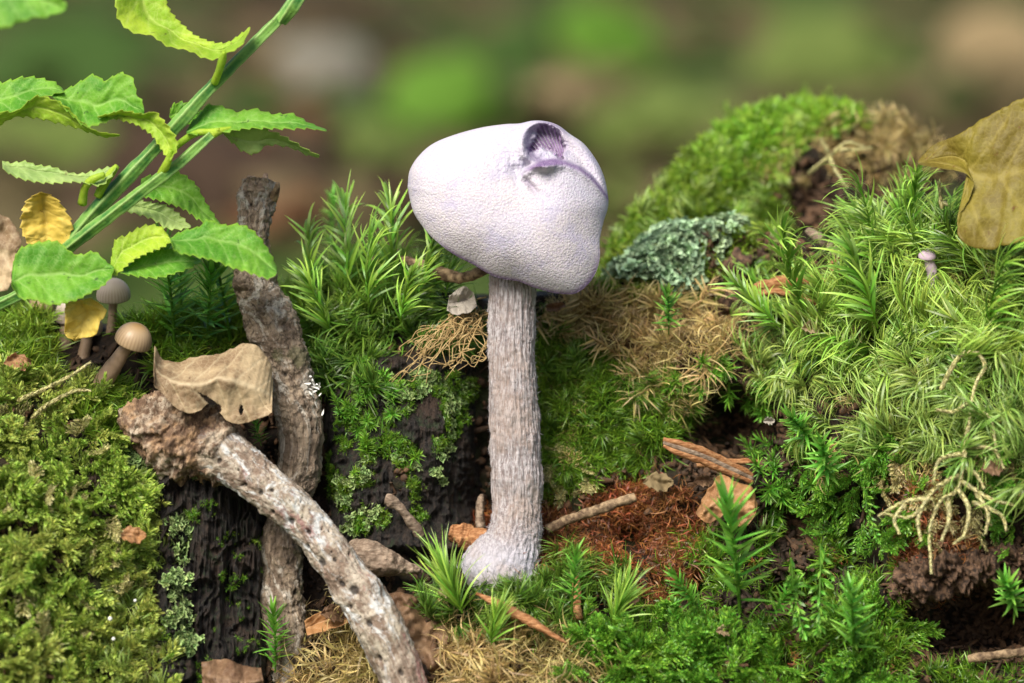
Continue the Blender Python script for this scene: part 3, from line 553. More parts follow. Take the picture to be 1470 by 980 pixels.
scatter('fork_moss', 'green and straw moss blades covering the very foot of the tall mushroom', 'moss', 'falcdark', [[(655,838),(700,850),(740,842),(790,828),(805,880),(650,890)]], 90, (.3, .5), .9, .8, (0, -.3, 0), .5, .02, tint=(.2, 1.2), holes=False)
scatter('dry_moss', 'few straw coloured strands around the foot of the tall mushroom', 'moss', 'blond', [[(690,835),(780,825),(790,860),(690,870)]], 40, (.3, .6), .6, .8, (0, -.3, 0), .5, .0, holes=False)
scatter('dry_moss', 'scattered dead straw strands among the green moss on the right slope', 'moss', 'blond', [[(1080,420),(1250,360),(1560,320),(1560,800),(1300,760),(1100,620)]], 4, (.5, .9), .3, 1, (0, -.3, 0), .5, -.15, thin=.45)
scatter('dry_moss', 'brown and straw flecks in the green moss wall right of the stem', 'moss', 'blond', [[(770,480),(960,520),(1000,600),(800,700)]], 22, (.25, .6), .3, 1, (0, -.3, 0), .5, -.05, thin=.55)
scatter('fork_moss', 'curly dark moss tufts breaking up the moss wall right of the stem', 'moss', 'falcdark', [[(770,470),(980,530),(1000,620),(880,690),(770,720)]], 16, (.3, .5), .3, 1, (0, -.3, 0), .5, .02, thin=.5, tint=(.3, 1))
scatter('rusty_moss', 'small rusty dead patches in the moss of the lower right bank', 'moss', 'rust', [[(1000,780),(1300,760),(1300,1000),(1050,1000)], [(1300,560),(1500,560),(1500,700),(1300,700)]], 14, (.4, .8), .3, sink=-.03, thin=.55)
scatter('feather_moss', 'straw pale sprays mixed into the left moss cushion', 'moss', 'featherp', [[(-100,600),(120,580),(190,760),(220,1040),(-100,1040)]], 5, (.4, .7), .1, 1., (.2, -.2, -.25), .6, .05, tint=(-.6, .3))
scatter('lichen', 'blue-green cup lichen clump left of the crumbly soil below the hillock', 'lichen', 'lichen', [[(880,340),(920,315),(985,325),(1005,360),(975,410),(900,405)]], 260, (.7, 1.3), .5, sink=-.12)
scatter('lichen', 'grey-green lichen crumbs over the dead twigs under the hillock', 'lichen', 'lichen', [[(985,290),(1060,280),(1060,330),(1030,370),(1000,340)]], 70, (.5, 1.), .5, sink=-.12, tint=(.6, 1.6))
scatter('soil_crumbs', 'dark soil crumbs and bits of wood scattered over the bank', 'debris', 'crumb', [[(-100,480),(1560,480),(1560,1080),(-100,1080)], [(990,330),(1200,330),(1200,520),(990,520)]], 55, (.3, 1.5), .2, jit=1., sink=-.02)
scatter('soil_crumbs', 'wood crumbs and soil in the dark hollows of the right bank', 'debris', 'crumb', [[(940,590),(1160,590),(1180,700),(1000,720)], [(1090,720),(1200,720),(1200,880),(1000,880)], [(1290,830),(1560,830),(1560,980),(1300,960)], [(1000,340),(1150,340),(1120,470),(1010,430)]], 260, (.3, 1.6), .2, jit=1., sink=-.01, holes=False)
scatter('soil_crumbs', 'crumbly brown soil pocket under the hillock moss', 'debris', 'crumb', [[(1080,230),(1330,230),(1330,330),(1000,330)]], 120, (.6, 1.8), .2, jit=1., sink=-.02, fn=back)

# ---------------------------------------------------------------- the tall mushroom
mush = thing('mushroom', 'tall pale lilac mushroom with curled cap and fibrous stem in the centre', 'mushroom', tuple(P(735, 830, .1)))
stem_pts = [(736,392,-.1,30),(737,412,-.05,32),(734,450,0,31.5),(735,520,0,32),(738,600,0,34),(742,680,0,34),(743,725,0,33.5),(741,758,-.05,34.5),(735,782,-.1,40),(725,802,-.12,49),(717,822,-.1,55),(716,840,.0,50),(722,870,.2,30)]
def sdisp(p, s, a):
    q = np.stack([np.cos(a) * 5, np.sin(a) * 5, s * 6], -1); q2 = np.stack([np.cos(a) * 12, np.sin(a) * 12, s * 14], -1)
    return (.016 + .012 * fbm(p * 1.2, 2)) * ridged(q, 2) + .025 * fbm(p * 2.2, 2) + .02 * fbm(q2 * np.array([1, 1, 1.6]), 3) + .012 * fbm(p * 14, 2)
V, F = tube_px(stem_pts, 420, 150, sdisp); zz = V[:, 2]; foot = smooth(P(740, 745, 0)[2], P(740, 810, 0)[2], zz)
part('stem', mesh('stem', V, F, {'foot': foot}), M['stem'], mush)
s = Sh(); Vs = np.array(V[:420 * 150]).reshape(420, 150, 3); ctr = Vs.mean(1)
for _ in range(9000):
    i = random.randint(6, 330); j = random.randrange(150); p = Vs[i, j]; o_ = p - ctr[i]; o_ /= np.linalg.norm(o_)
    d = o_ * .55 + rv() * .5 + np.array([0, 0, random.choice((-.5, .5))]); d /= np.linalg.norm(d); s.blade(p - o_ * .012, d, rv(), random.uniform(.025, .06), .012, rv() * .4, 1, 1)
fl = part('stem_fluff', s.me('stem_fluff', M['fluff']), M['fluff'], mush); fl['kind'] = 'stuff'
# white threads at the foot
s = Sh()
for _ in range(500):
    ph = random.uniform(0, 6.28); py = random.uniform(808, 850); k_ = .5 + .10 * random.random(); s.blade(P(717 + 100 * k_ * math.cos(ph) * 1.05, py, -.1 + k_ * math.sin(ph)), rv(), rv(), random.uniform(.06, .16), .012, rv() * .5, 3, 1)
my = put('mycelium', s.me('mycelium', M['fluff']), None, mush); my.location = tuple(-np.array(mush.location)); my['kind'] = 'stuff'
# cap outline around its centre, photo pixels
OUT = np.array([(585,268),(588,245),(600,225),(620,207),(650,194),(690,183),(725,178),(745,177),(765,173),(785,174),(802,180),(818,192),(838,206),(855,228),(866,250),(872,275),(873,296),(866,320),(861,345),(861,370),(855,392),(842,410),(826,421),(808,422),(785,418),(765,412),(745,404),(722,400),(704,394),(680,380),(650,364),(622,342),(603,320),(592,300)], float)
CX, CY = 730, 295
on = crv(np.vstack([OUT, OUT[:1]]), 1600)[:-1]; oa = np.unwrap(np.arctan2(on[:, 1] - CY, on[:, 0] - CX)); orr = np.hypot(on[:, 0] - CX, on[:, 1] - CY)
if oa[-1] < oa[0]: oa = oa[::-1]; orr = orr[::-1]
NT, NR = 560, 230; th = np.linspace(0, 2 * math.pi, NT, endpoint=False)
k0 = np.argsort(oa % (2 * math.pi)); R_ = np.interp(th, (oa % (2 * math.pi))[k0], orr[k0], period=2 * math.pi)
def capdepth(px, py, r, th_):
    bt = smooth(-.35, .55, np.sin(th_))                       # 1 towards the bottom (photo y grows downwards)
    dome = -1.12 * np.sqrt(np.clip(1 - r ** 2.5, 0, 1)); rim = -1.12 * (1 - .42 * r ** 3)
    d = dome * (1 - bt) + rim * bt
    return d
# fold line of the torn lip: points above it lie further back
FL = np.array([(741,262),(752,243),(770,236),(790,231),(812,232),(832,240),(848,252),(862,268),(874,284)], float)
fy = lambda px: np.interp(px, FL[:, 0], FL[:, 1])
POCK = [(774,177),(786,178),(798,183),(808,196),(812,212),(808,228),(800,226),(790,219),(778,214),(766,219),(759,222),(757,212),(765,200),(770,187)]
def polysd(px, py, poly):
    dmin = np.full(np.shape(px), 1e9); n = len(poly)
    for i in range(n):
        x1, y1 = poly[i]; x2, y2 = poly[(i + 1) % n]; ex, ey = x2 - x1, y2 - y1; t = np.clip(((px - x1) * ex + (py - y1) * ey) / (ex * ex + ey * ey), 0, 1)
        dmin = np.minimum(dmin, np.hypot(px - x1 - t * ex, py - y1 - t * ey))
    return np.where(inpoly(px, py, poly), dmin, -dmin)
def capshape(px, py, r, th_):
    d = capdepth(px, py, r, th_)
    dy = py - fy(px); inx = smooth(742, 765, px); 
    step = inx * smooth(3, -5, dy); d = d + .30 * step * smooth(1.0, .85, r) * (1 - .0 * r)
    lip = np.exp(-((dy - 6) / 6) ** 2) * smooth(738, 760, px); d = d - .05 * lip
    # pit with the gills
    g = ((px - 786) / 25) ** 2 + ((py - 205) / 24) ** 2; sdp = polysd(px, py, POCK) + 3.2 * fbm(np.stack([px / 9, py / 9, px * 0 + 2], -1), 2); pit = smooth(-1.5, 4.5, sdp)
    ray = np.arctan2(py - 262, px - 818); d = d + pit * (.14 + .18 * smooth(-30, 34, (px - 786) * .55 + (py - 203) * .75) + .028 * np.cos(ray * 92))
    # rolled bumpy lip left of the pit, small dimple below it
    ring = np.exp(-((np.sqrt(g) - 1.42) / .30) ** 2) * smooth(815, 775, px); d = d - .20 * ring
    d = d + .09 * np.exp(-(((px - 741) + (py - 250) * -.25) / 7) ** 2 - ((py - 250) / 18) ** 2)
    dim = np.exp(-(((px - 763 - (py - 268) * .8) / 6) ** 2) - ((py - 267) / 13) ** 2); d = d + .09 * dim
    # broad hollow across the face and a bulge at lower right
    d = d + .14 * np.exp(-((px - 745) / 60) ** 2 - ((py - 245) / 55) ** 2) - .05 * np.exp(-((px - 815) / 35) ** 2 - ((py - 300) / 40) ** 2)
    pur = np.clip(.9 * np.exp(-((dy - 2) / 4.5) ** 2) * smooth(745, 765, px) + pit * .45 + .6 * np.exp(-((np.sqrt(g) - 1.15) / .25) ** 2) * smooth(835, 790, px) + .35 * dim, 0, 1)
    pur = np.maximum(pur, .95 * smooth(.93, 1., r) * smooth(.3, .7, np.sin(th_)))
    return d, pur
rr = np.concatenate([np.linspace(0.003, .9, NR - 70), (1 - (np.linspace(1, 0, 71) ** 1.5) * .1)[1:]])
Rg, Tg = np.meshgrid(rr, th, indexing='ij'); PX = CX + np.cos(Tg) * R_[None] * Rg; PY = CY + np.sin(Tg) * R_[None] * Rg
D, PUR = capshape(PX, PY, Rg, Tg)
front = P(PX, PY, D)
gran = .003 * fbm(front * 27, 2) * smooth(1.02, .9, Rg) + .015 * fbm(front * 1.6, 2)
wt = np.clip(PUR * 0 + np.exp(-((np.hypot((PX - 760) / 1.3, PY - 225) - 10) / 30) ** 2), 0, 1); gran = gran + .03 * wt * fbm(front * 11 + 4, 2)
front = front - gran[..., None] * FWD[None, None]
rings = [front.reshape(-1, 3)]; purs = [PUR.ravel()]
# over the rim: the back of the dome, then the hollow underside up to the stem
Rm = R_; bt = smooth(-.35, .55, np.sin(th)); d1 = D[-1]; att = np.array([737., 372.])
bx = CX + np.cos(th) * Rm; by = CY + np.sin(th) * Rm
for k in range(1, 40):
    t = k / 39
    fx = 1 - .45 * (1 - bt) * (1 - math.cos(t * math.pi / 2)) ; yy = by + (1 - bt) ** 2 * 40 * t * t
    x_ = CX + (bx - CX) * (fx + bt * (1 - fx)) - bt * (bx - CX) * .04 * math.sin(t * 3.1) ; y_ = CY + (yy - CY) * (1 - .05 * bt * t)
    d_ = d1 + (1 - bt) * 1.3 * math.sin(t * math.pi / 2) + bt * .12 * t
    rings.append(P(x_, y_, d_)); purs.append(np.full(NT, .7) * bt + .0)
    last = (x_, y_, d_)
for k in range(1, 30):
    t = k / 29; x_ = last[0] * (1 - t) + att[0] * t; y_ = last[1] * (1 - t) + att[1] * t - 10 * math.sin(math.pi * t); d_ = last[2] * (1 - t)
    rings.append(P(x_, y_, d_ )); purs.append(np.full(NT, 1.))
V = np.vstack(rings); nrings = len(V) // NT
c_ = part('cap', mesh('cap', V, gridF(nrings, NT, True), {'purple': np.concatenate(purs)}), M['cap'], mush)
# gill plates in the torn pocket, and under the cap
s_all = []
def capat(x, y):
    t_ = np.arctan2(y - CY, x - CX) % (2 * math.pi); r_ = np.hypot(x - CX, y - CY) / np.interp(t_, th, R_, period=2 * math.pi); return capshape(x, y, r_, t_)[0]
for k in range(15):
    ang = math.radians(212 + 54 * k / 14); ry = np.linspace(30, 112, 100); xs_ = 818 + ry * math.cos(ang); ys_ = 262 + ry * math.sin(ang); ok = polysd(xs_, ys_, POCK) > 1.5
    if ok.sum() < 8: continue
    xs_, ys_ = xs_[ok][::3], ys_[ok][::3]; n_ = len(xs_)
    if n_ < 4: continue
    dd_ = capat(xs_, ys_); a = P(xs_, ys_, dd_ - .05); V1 = np.vstack([a, P(xs_, ys_, dd_ + .12)]); sd_ = np.array([math.sin(ang), 0, math.cos(ang)]) * .016; V2 = np.vstack([V1, V1 + sd_])
    f = [(i, i + 1, i + n_ + 1, i + n_) for i in range(n_ - 1)]; f2 = [tuple(x + 2 * n_ for x in q) for q in f]; e = [(i, i + 1, i + 2 * n_ + 1, i + 2 * n_) for i in range(n_ - 1)]
    part('gill', mesh('gill', V2, f + f2 + e), M['gill'], c_)
for k in range(46):
    j = int((k + .5) / 46 * NT); x_, y_, d_ = last[0][j], last[1][j], last[2][j]; pts = []
    for t in np.linspace(.06, .9, 8): pts.append(P(x_ * (1 - t) + att[0] * t, y_ * (1 - t) + att[1] * t - 10 * math.sin(math.pi * t), d_ * (1 - t)))
    a = np.array(pts); dn = np.array([0, 0, -1.]) * (.16 * np.sin(np.linspace(.15, 3., 8)))[:, None]; V1 = np.vstack([a, a + dn]); V2 = np.vstack([V1, V1 + np.array([.012, .006, 0])])
    f = [(i, i + 1, i + 9, i + 8) for i in range(7)]; f2 = [tuple(x + 16 for x in q) for q in f]; e = [(i + 8, i + 9, i + 25, i + 24) for i in range(7)]
    part('gill', mesh('gill', V2, f + f2 + e), M['gill'], c_)
for o in list(c_.children): o.location = (0, 0, 0)

# ---------------------------------------------------------------- leaves
def leaf(name, A, B, mat, root=None, label=None, cat='leaf', nu=70, nv=24, serr=0, mid=.5, fold=.12, nveins=7, wav=.03, th=.005, rag=2.2, stretch=None, hole=None, edgecol=.14, wf=3.2):
    """lamina between edge curves A and B, each of (px,py,d); fold sinks the midrib; veins in relief"""
    a = crv(A, nu); b = crv(B, nu); u = np.linspace(0, 1, nu)[:, None]; v = np.linspace(0, 1, nv)[None]
    if serr:
        saw = (np.linspace(0, 1, nu) * serr) % 1; k = (saw ** 1.5)[:, None] - .4; dirv = (a - b); ln = np.linalg.norm(dirv[:, :2], axis=1)[:, None] + 1e-6; dn = dirv / ln * 4.0 * smooth(0, 12, ln); dn[:, 2] *= .3
        a = a + dn * k; b = b - dn * k
    else:
        for e_ in (a, b): e_[:, :2] += rag * np.stack([fbm(np.stack([e_[:, 0] / 14, e_[:, 1] / 14, e_[:, 2] * 0 + 5], -1), 3), fbm(np.stack([e_[:, 0] / 14, e_[:, 1] / 14, e_[:, 2] * 0 + 15], -1), 3)], -1)
    pts = a[:, None] * (1 - v[..., None]) + b[:, None] * v[..., None]
    dd = pts[..., 2].copy(); vv = (v - mid) / np.where(v < mid, mid, 1 - mid); w_ = np.abs(vv)
    dd = dd + fold * (1 - w_) ** 1.2 * np.sin(math.pi * np.clip(u, .02, .98)) ** .4
    ph = u * nveins - w_ * 1.1; vd = np.abs((ph % 1) - .5) * 2; vein = np.exp(-((1 - vd) / .10) ** 2) * smooth(0, .1, w_) * smooth(1., .75, w_); midr = np.exp(-(vv / .06) ** 2)
    ve = np.clip(vein * .8 + midr, 0, 1); dd = dd + .02 * ve - .02 * np.sin(ph * 2 * math.pi) * w_ * .6
    q = np.stack([pts[..., 0] / 100, pts[..., 1] / 100, dd * 0 + len(name)], -1); dd = dd + wav * fbm(q * wf, 3) + .012 * fbm(q * 9, 2)
    W3 = P(pts[..., 0], pts[..., 1], dd).reshape(-1, 3); edge = (smooth(edgecol, 0, np.minimum(v, 1 - v) * 2 + u * 0) + 0 * u)
    F = gridF(nu, nv)
    if hole is not None:
        cx = pts[..., 0].ravel()[F].mean(1); cy = pts[..., 1].ravel()[F].mean(1); F = F[~hole(cx, cy)]
    me = mesh(name, W3, F, {'vein': ve, 'edge': edge})
    if root is not None: o = part(name, me, mat, root, label)
    else: o = put(name, me, mat); tag(o, label, cat)
    md = o.modifiers.new('thickness', 'SOLIDIFY'); md.thickness = th; md.offset = 0; return o
def Z(pts, d0, d1=None):
    n = len(pts); d1 = d0 if d1 is None else d1; return [(x, y, d0 + (d1 - d0) * i / (n - 1)) for i, (x, y) in enumerate(pts)]

sprig = thing('bilberry_sprig', 'green leafy bilberry sprig leaning across the upper left corner', 'shrub sprig', tuple(P(95, 352, -.6)))
def gstem(name, pts, label=None):
    def dsp(p, s, a): return .028 * (np.abs(np.cos(a * 2 + s * 1.5)) ** 6) + .012 * fbm(p * 4, 3)
    V, F = tube_px([(x, y, d, r * .80) for x, y, d, r in pts], 160, 40, dsp); ns_ = 40; A_ = np.tile(np.linspace(0, 2 * math.pi, ns_, endpoint=False), 160); S_ = np.repeat(np.linspace(0, 1, 160), ns_)
    e_ = np.abs(np.cos(A_ * 2 + S_ * 1.5)) ** 8; e_ = np.concatenate([e_, [0] * (len(V) - len(e_))]); return part(name, mesh(name, V, F, {'ridge': e_}), M['gstem'], sprig, label)
gstem('stem', [(60,400,-.2,9),(95,352,-.5,10),(130,310,-.6,11),(175,262,-.7,11),(220,215,-.7,10),(262,170,-.8,10),(300,128,-.8,9),(340,88,-.8,8.5),(380,48,-.7,8.5),(405,22,-.7,9),(440,-25,-.6,8)])
gstem('stem', [(85,365,-.55,8),(120,338,-.75,9),(165,304,-.9,9),(215,266,-1.,8.5),(255,236,-1.05,8),(285,210,-1.05,7.5),(304,193,-1.05,6)])
gstem('stem', [(-80,470,.3,9),(0,436,.1,8),(40,415,0,7),(80,385,-.3,7)])
gstem('stem', [(403,30,-.75,8),(418,12,-.85,10),(435,-10,-.9,10)])
def petiole(pts): V, F = tube_px([(x, y, d, r) for x, y, d, r in pts], 20, 10); part('leaf_stalk', mesh('leaf_stalk', V, F), M['leafy'], sprig)
petiole([(322,74,-1.3,3),(319,86,-1.2,6),(315,100,-1.1,5.5),(308,118,-.9,6)]); petiole([(245,215,-1.25,3),(243,226,-1.2,5),(239,236,-1.15,6),(232,250,-1.0,7)])
petiole([(150,250,-1.,4),(132,258,-.95,6),(122,270,-.85,5.5),(118,292,-.7,7)]); petiole([(315,186,-1.05,3),(300,189,-1.,4.5),(285,190,-1.,5),(270,197,-.9,5),(250,212,-.8,5)]); petiole([(304,194,-1.05,6),(316,188,-1.,5),(332,184,-.95,3)])
petiole([(168,238,-.9,4),(160,248,-.85,6),(150,262,-.8,7),(140,282,-.72,6)])
Lf = lambda A, B, mat, lab=None, **k: leaf('leaf', A, B, M[mat], sprig, lab, **k)
Lf(Z([(225,-40),(238,0),(248,20),(269,41),(282,51),(306,60),(327,60),(344,49),(359,38)], -.5, -.9), Z([(150,-40),(165,0),(170,27),(190,46),(218,51),(238,65),(259,70),(272,73),(292,83),(310,85),(327,76),(346,66),(359,42)], -1.0, -1.3), 'leafy', 'pale curled leaf at the top of the sprig', serr=17, fold=.18, mid=.45)
Lf(Z([(-30,128),(20,113),(41,110),(68,114),(85,122),(92,131)], -.3), Z([(-30,172),(20,162),(40,150),(55,142),(70,137),(92,132)], -.7), 'leafg', serr=8, nveins=5)
Lf(Z([(72,136),(99,126),(133,107),(150,115),(173,104),(190,112),(197,136),(205,146),(207,162)], -.5, -.9), Z([(78,141),(95,158),(110,172),(125,182),(150,176),(168,168),(190,165),(207,163)], -1.0), 'leafg', serr=11, mid=.55, fold=.2)
Lf(Z([(-20,165),(0,160),(25,158),(51,138),(78,143),(98,155),(112,170),(136,187),(172,193)], -1.), Z([(-20,195),(0,180),(15,171),(34,167),(85,177),(129,190),(150,197),(172,195)], -.8), 'leafy', serr=13, nveins=9, fold=.04)
Lf(Z([(140,167),(160,162),(175,158),(204,163),(221,160),(235,173),(245,185),(253,200),(254,215),(244,231)], -1.1, -1.3), Z([(140,169),(160,170),(190,177),(213,190),(226,205),(235,220),(242,231)], -.9, -1.2), 'leafy', serr=13, fold=.1)
Lf(Z([(243,166),(248,150),(262,146),(275,150),(288,163)], -.4), Z([(243,168),(252,176),(262,180),(275,176),(288,165)], -.5), 'leafg', serr=6, nveins=4)
Lf(Z([(268,185),(282,167),(299,150),(326,155),(340,160),(364,156),(391,163),(418,163),(442,175),(469,186)], -.6), Z([(268,193),(285,192),(320,190),(343,186),(374,184),(408,185),(439,184),(469,188)], -1.05), 'leafg', 'leaf pointing right with a pale tip', serr=13, mid=.6)
Lf(Z([(320,190),(343,186),(374,184),(400,192),(420,202),(440,214),(459,223)], -.9), Z([(322,194),(335,206),(350,218),(368,221),(385,208),(420,213),(440,222),(458,226)], -.6), 'leafp', serr=9, nveins=6)
Lf(Z([(3,229),(14,233),(37,231),(51,236),(75,239),(95,246),(116,249),(143,243),(167,237)], -.6), Z([(4,243),(20,253),(44,260),(75,263),(105,261),(125,263),(145,266),(160,252),(167,240)], -1.), 'leafp', serr=14, mid=.35)
Lf(Z([(203,255),(231,248),(258,248),(282,265),(293,286),(306,306),(316,321)], -.3), Z([(200,280),(221,286),(245,293),(265,301),(282,313),(299,321),(316,323)], -.6), 'leafg', serr=11)
Lf(Z([(195,285),(215,290),(235,293),(255,305),(268,318),(274,324)], -.5), Z([(178,303),(200,308),(221,316),(240,328),(260,329),(274,326)], -.7), 'leafp', 'greyish drying leaf', serr=8)
Lf(Z([(17,402),(19,378),(27,358),(51,348),(82,346),(95,356),(112,365),(136,361),(150,373),(163,383)], -.9), Z([(17,405),(18,412),(31,429),(51,431),(71,438),(99,434),(119,427),(136,417),(150,409),(160,397),(164,385)], -1.35, -1.1), 'leafg', 'broad green leaf at the bottom left of the sprig', serr=15, mid=.52, fold=.14)
Lf(Z([(158,380),(165,345),(180,338),(193,330),(210,323),(230,325),(242,338)], -.7), Z([(160,397),(172,391),(185,379),(200,369),(215,362),(235,354),(246,346)], -1.), 'leafy', serr=10)
Lf(Z([(172,388),(190,375),(205,365),(225,358),(250,358),(270,365),(289,372)], -.7), Z([(173,392),(200,397),(225,399),(250,393),(270,386),(280,381),(289,376)], -1.05), 'leafg', serr=9)
Lf(Z([(244,341),(265,330),(285,325),(300,315),(320,322),(345,322),(365,332),(380,350),(392,370),(398,386)], -.9), Z([(245,348),(255,362),(280,368),(310,375),(335,385),(360,392),(385,400),(397,393)], -1.5), 'leafg', 'broad glossy leaf lying in front of the grey branch', serr=13, mid=.45, fold=.18)
leaf('leaf', Z([(-60,-30),(0,-50),(60,-30),(92,2),(95,10)], 4.5), Z([(-60,50),(0,42),(40,28),(75,22),(94,14)], 4.5), M['leafg'], None, 'out of focus green leaf cut off by the top left corner', serr=6)
leaf('leaf', Z([(56,276),(38,288),(31,308),(31,330),(40,350)], -.9, -.7), Z([(60,275),(80,284),(95,303),(104,323),(99,345),(88,354)], -.8, -.6), M['yellow'], None, 'small round yellow birch leaf above the broad green leaf', nveins=5, wav=.08, nv=30, serr=7)
leaf('leaf', Z([(92,434),(93,460),(93,480),(104,488)], -1.0), Z([(132,427),(153,446),(143,462),(138,478),(106,489)], -.8), M['yellow'], None, 'torn yellow leaf scrap hanging below the broad green leaf', nveins=4, wav=.1, nv=30)
leaf('leaf', Z([(-60,300),(0,308),(22,325),(30,345),(22,362)], 1.2), Z([(-60,430),(0,418),(14,412),(18,385),(24,364)], 1.0), M['deadleaf'], None, 'pinkish tan dead leaf at the left edge behind the yellow leaf', nveins=4, wav=.15)
dl = leaf('leaf', Z([(222,496),(235,515),(255,520),(275,513),(300,510),(325,505),(345,494),(365,493),(378,506),(388,525),(392,545)], -.7, -.5), Z([(220,540),(224,556),(240,572),(262,592),(285,590),(300,580),(315,592),(328,606),(348,608),(370,601),(390,592)], -1.35, -1.0), M['deadleaf'], None, 'curled pale brown dead beech leaf lying against the grey branch', nveins=6, wav=.12, wf=1.1, fold=-.35, nv=60, nu=120, hole=lambda x, y: ((np.abs((y - 566) - (x - 288) * .75) < 5 * smooth(280, 300, x)) & (x > 283) & (x < 318)) | (((x - 346) / 3) ** 2 + ((y - 588) / 7) ** 2 < 1))
leaf('leaf', Z([(1316,233),(1340,208),(1380,190),(1420,165),(1470,140),(1560,110)], -.5, -1.1), Z([(1318,236),(1350,241),(1385,249),(1398,262),(1392,285),(1376,310),(1375,335),(1388,351),(1420,358),(1450,350),(1560,335)], -.9, -1.6), M['oakleaf'], None, 'yellow-brown lobed oak leaf at the right edge', nveins=5, wav=.12, wf=1.2, fold=.15, mid=.5, nu=110, nv=40)
leaf('leaf', Z([(1000,735),(1015,705),(1035,682),(1055,690),(1080,700),(1088,725)], -.1), Z([(1002,742),(1020,752),(1040,740),(1050,755),(1075,752),(1086,735)], -.35), M['orangeleaf'], None, 'crumpled orange-brown rotting leaf right of the rust moss', nveins=4, wav=.2, nv=30, fold=-.2)
leaf('leaf', Z([(290,950),(320,945),(350,955),(375,960)], -1.2), Z([(292,985),(320,1000),(350,1005),(380,990)], -1.5), M['darkleaf'], None, 'curled dark brown leaf at the bottom edge under the stump wood', nveins=5, wav=.2, fold=-.25)
leaf('leaf', Z([(540,855),(580,850),(610,870),(640,905),(650,945)], -.4, -.9), Z([(540,900),(560,950),(590,975),(620,985),(645,960)], -.9, -1.1), M['darkleaf'], None, 'rotting brown leaf right of the pale branch near the bottom', nveins=6, wav=.28, fold=-.2, nv=40)
leaf('leaf', Z([(435,890),(460,878),(490,870),(520,862)], -.3), Z([(440,912),(470,905),(500,895),(530,885)], -.5), M['orangeleaf'], None, 'brown folded leaf strip between the two branches', nveins=3, wav=.08)
leaf('leaf', Z([(1350,130),(1350,168),(1320,190),(1290,200)], 4.8), Z([(1355,175),(1340,205),(1325,215),(1300,225)], 4.6), M['fl1'], None, 'blurred tan leaf tip on the right shoulder of the hillock', wav=.2) if False else None

# ---------------------------------------------------------------- branches
def bark_disp(seed, amp, knots, pits, L):
    def f(p, s, a):
        q = p + seed; d = amp * (.9 * fbm(q * 1.6, 3) + .5 * ridged(q * 5, 3) * .5 + .45 * fbm(q * 13, 4))
        for (s0, a0, r_, h) in knots:
            da = (a - a0 + math.pi) % (2 * math.pi) - math.pi; d = d + h * np.exp(-((s - s0) * L / r_) ** 2 - (da * .35 / r_) ** 2)
        for (s0, a0, r_) in pits:
            da = (a - a0 + math.pi) % (2 * math.pi) - math.pi; e = ((s - s0) * L / r_) ** 2 + (da * .34 / r_) ** 2; d = d - .06 * np.exp(-e * 1.2)
        return d
    return f
def pitattr(s, a, pits, L):
    r = np.zeros(s.shape)
    for (s0, a0, r_) in pits:
        da = (a - a0 + math.pi) % (2 * math.pi) - math.pi; e = ((s - s0) * L / r_) ** 2 + (da * .34 / r_) ** 2; r = np.maximum(r, .85 * smooth(.75, .3, e))
    return r
def branch(name, pts, mat, root, n, ns, amp, knots, pits, L, orgf=None, cap=True, label=None):
    V, F = tube_px(pts, n, ns, bark_disp(len(pts) * 3.1, amp, knots, pits, L), cap=cap)
    s = np.repeat(np.linspace(0, 1, n), ns); a = np.tile(np.linspace(0, 2 * math.pi, ns, endpoint=False), n); pt = pitattr(s, a, pits, L); og = orgf(s) if orgf is not None else s * 0
    bxyz = [np.cos(a) * .35, np.sin(a) * .35, s * L]; x = len(V) - len(s); bxyz = [np.concatenate([q, np.zeros(x)]) for q in bxyz]; pt = np.concatenate([pt, np.zeros(x)]); og = np.concatenate([og, og[[0, -1]] if x else []]); su = np.concatenate([s, np.zeros(x)])
    return part(name, mesh(name, V, F, {'pit': pt, 'org': og, 'su': su, 'bx': bxyz[0], 'by': bxyz[1], 'bz': bxyz[2]}), mat, root, label)
b1 = thing('branch', 'upright grey-brown branch with rough bark and broken top behind the pale branch', 'branch', tuple(P(410, 980, 0)))
pits1 = [(.03, -.3, .06), (.075, .35, .05), (.20, .4, .05), (.235, .2, .09), (.52, .2, .05), (.8, -.5, .05)]
branch('bark', [(372,262,.75,23.4),(369,280,.7,24.3),(366,310,.6,22.5),(363,350,.5,20.7),(364,385,.4,23.4),(374,425,.3,30.6),(388,460,.2,34.2),(404,505,.15,33.3),(418,560,.1,29.7),(428,600,.1,28.8),(432,650,.15,28.8),(422,700,.2,26.1),(411,760,.2,26.1),(405,810,.2,29.7),(407,860,.15,29.7),(410,920,.1,30.6),(412,1000,0,33.3),(413,1080,0,34.2)], M['bark'], b1, 560, 150, .075, [(.24, -.9, .16, .10), (.26, .8, .14, .10), (.42, 1.0, .12, .09), (.66, .9, .15, .09), (.5, -.9, .12, .05)], pits1, 8.3)
V, F = tube_px([(392,285,.6,7),(397,272,.5,5),(399,262,.5,3)], 12, 10); part('snag', mesh('snag', V, F), M['twig'], b1)
for k in range(9):                                             # splintered top
    a = k / 9 * 6.28; V, F = tube_px([(371 + 17 * math.cos(a), 276, .7 + .17 * math.sin(a), 9), (371 + 14 * math.cos(a), 262, .7 + .14 * math.sin(a), 7), (371 + 13 * math.cos(a), 252 + random.uniform(-4, 8), .7 + .13 * math.sin(a), 2)], 10, 8, lambda p, s, a: .02 * fbm(p * 12, 2)); part('splinter', mesh('splinter', V, F), M['chip'], b1)
b2 = thing('branch', 'pale whitish branch with dark pits running down diagonally in the foreground', 'branch', tuple(P(590, 980, -1.4)))
random.seed(21)
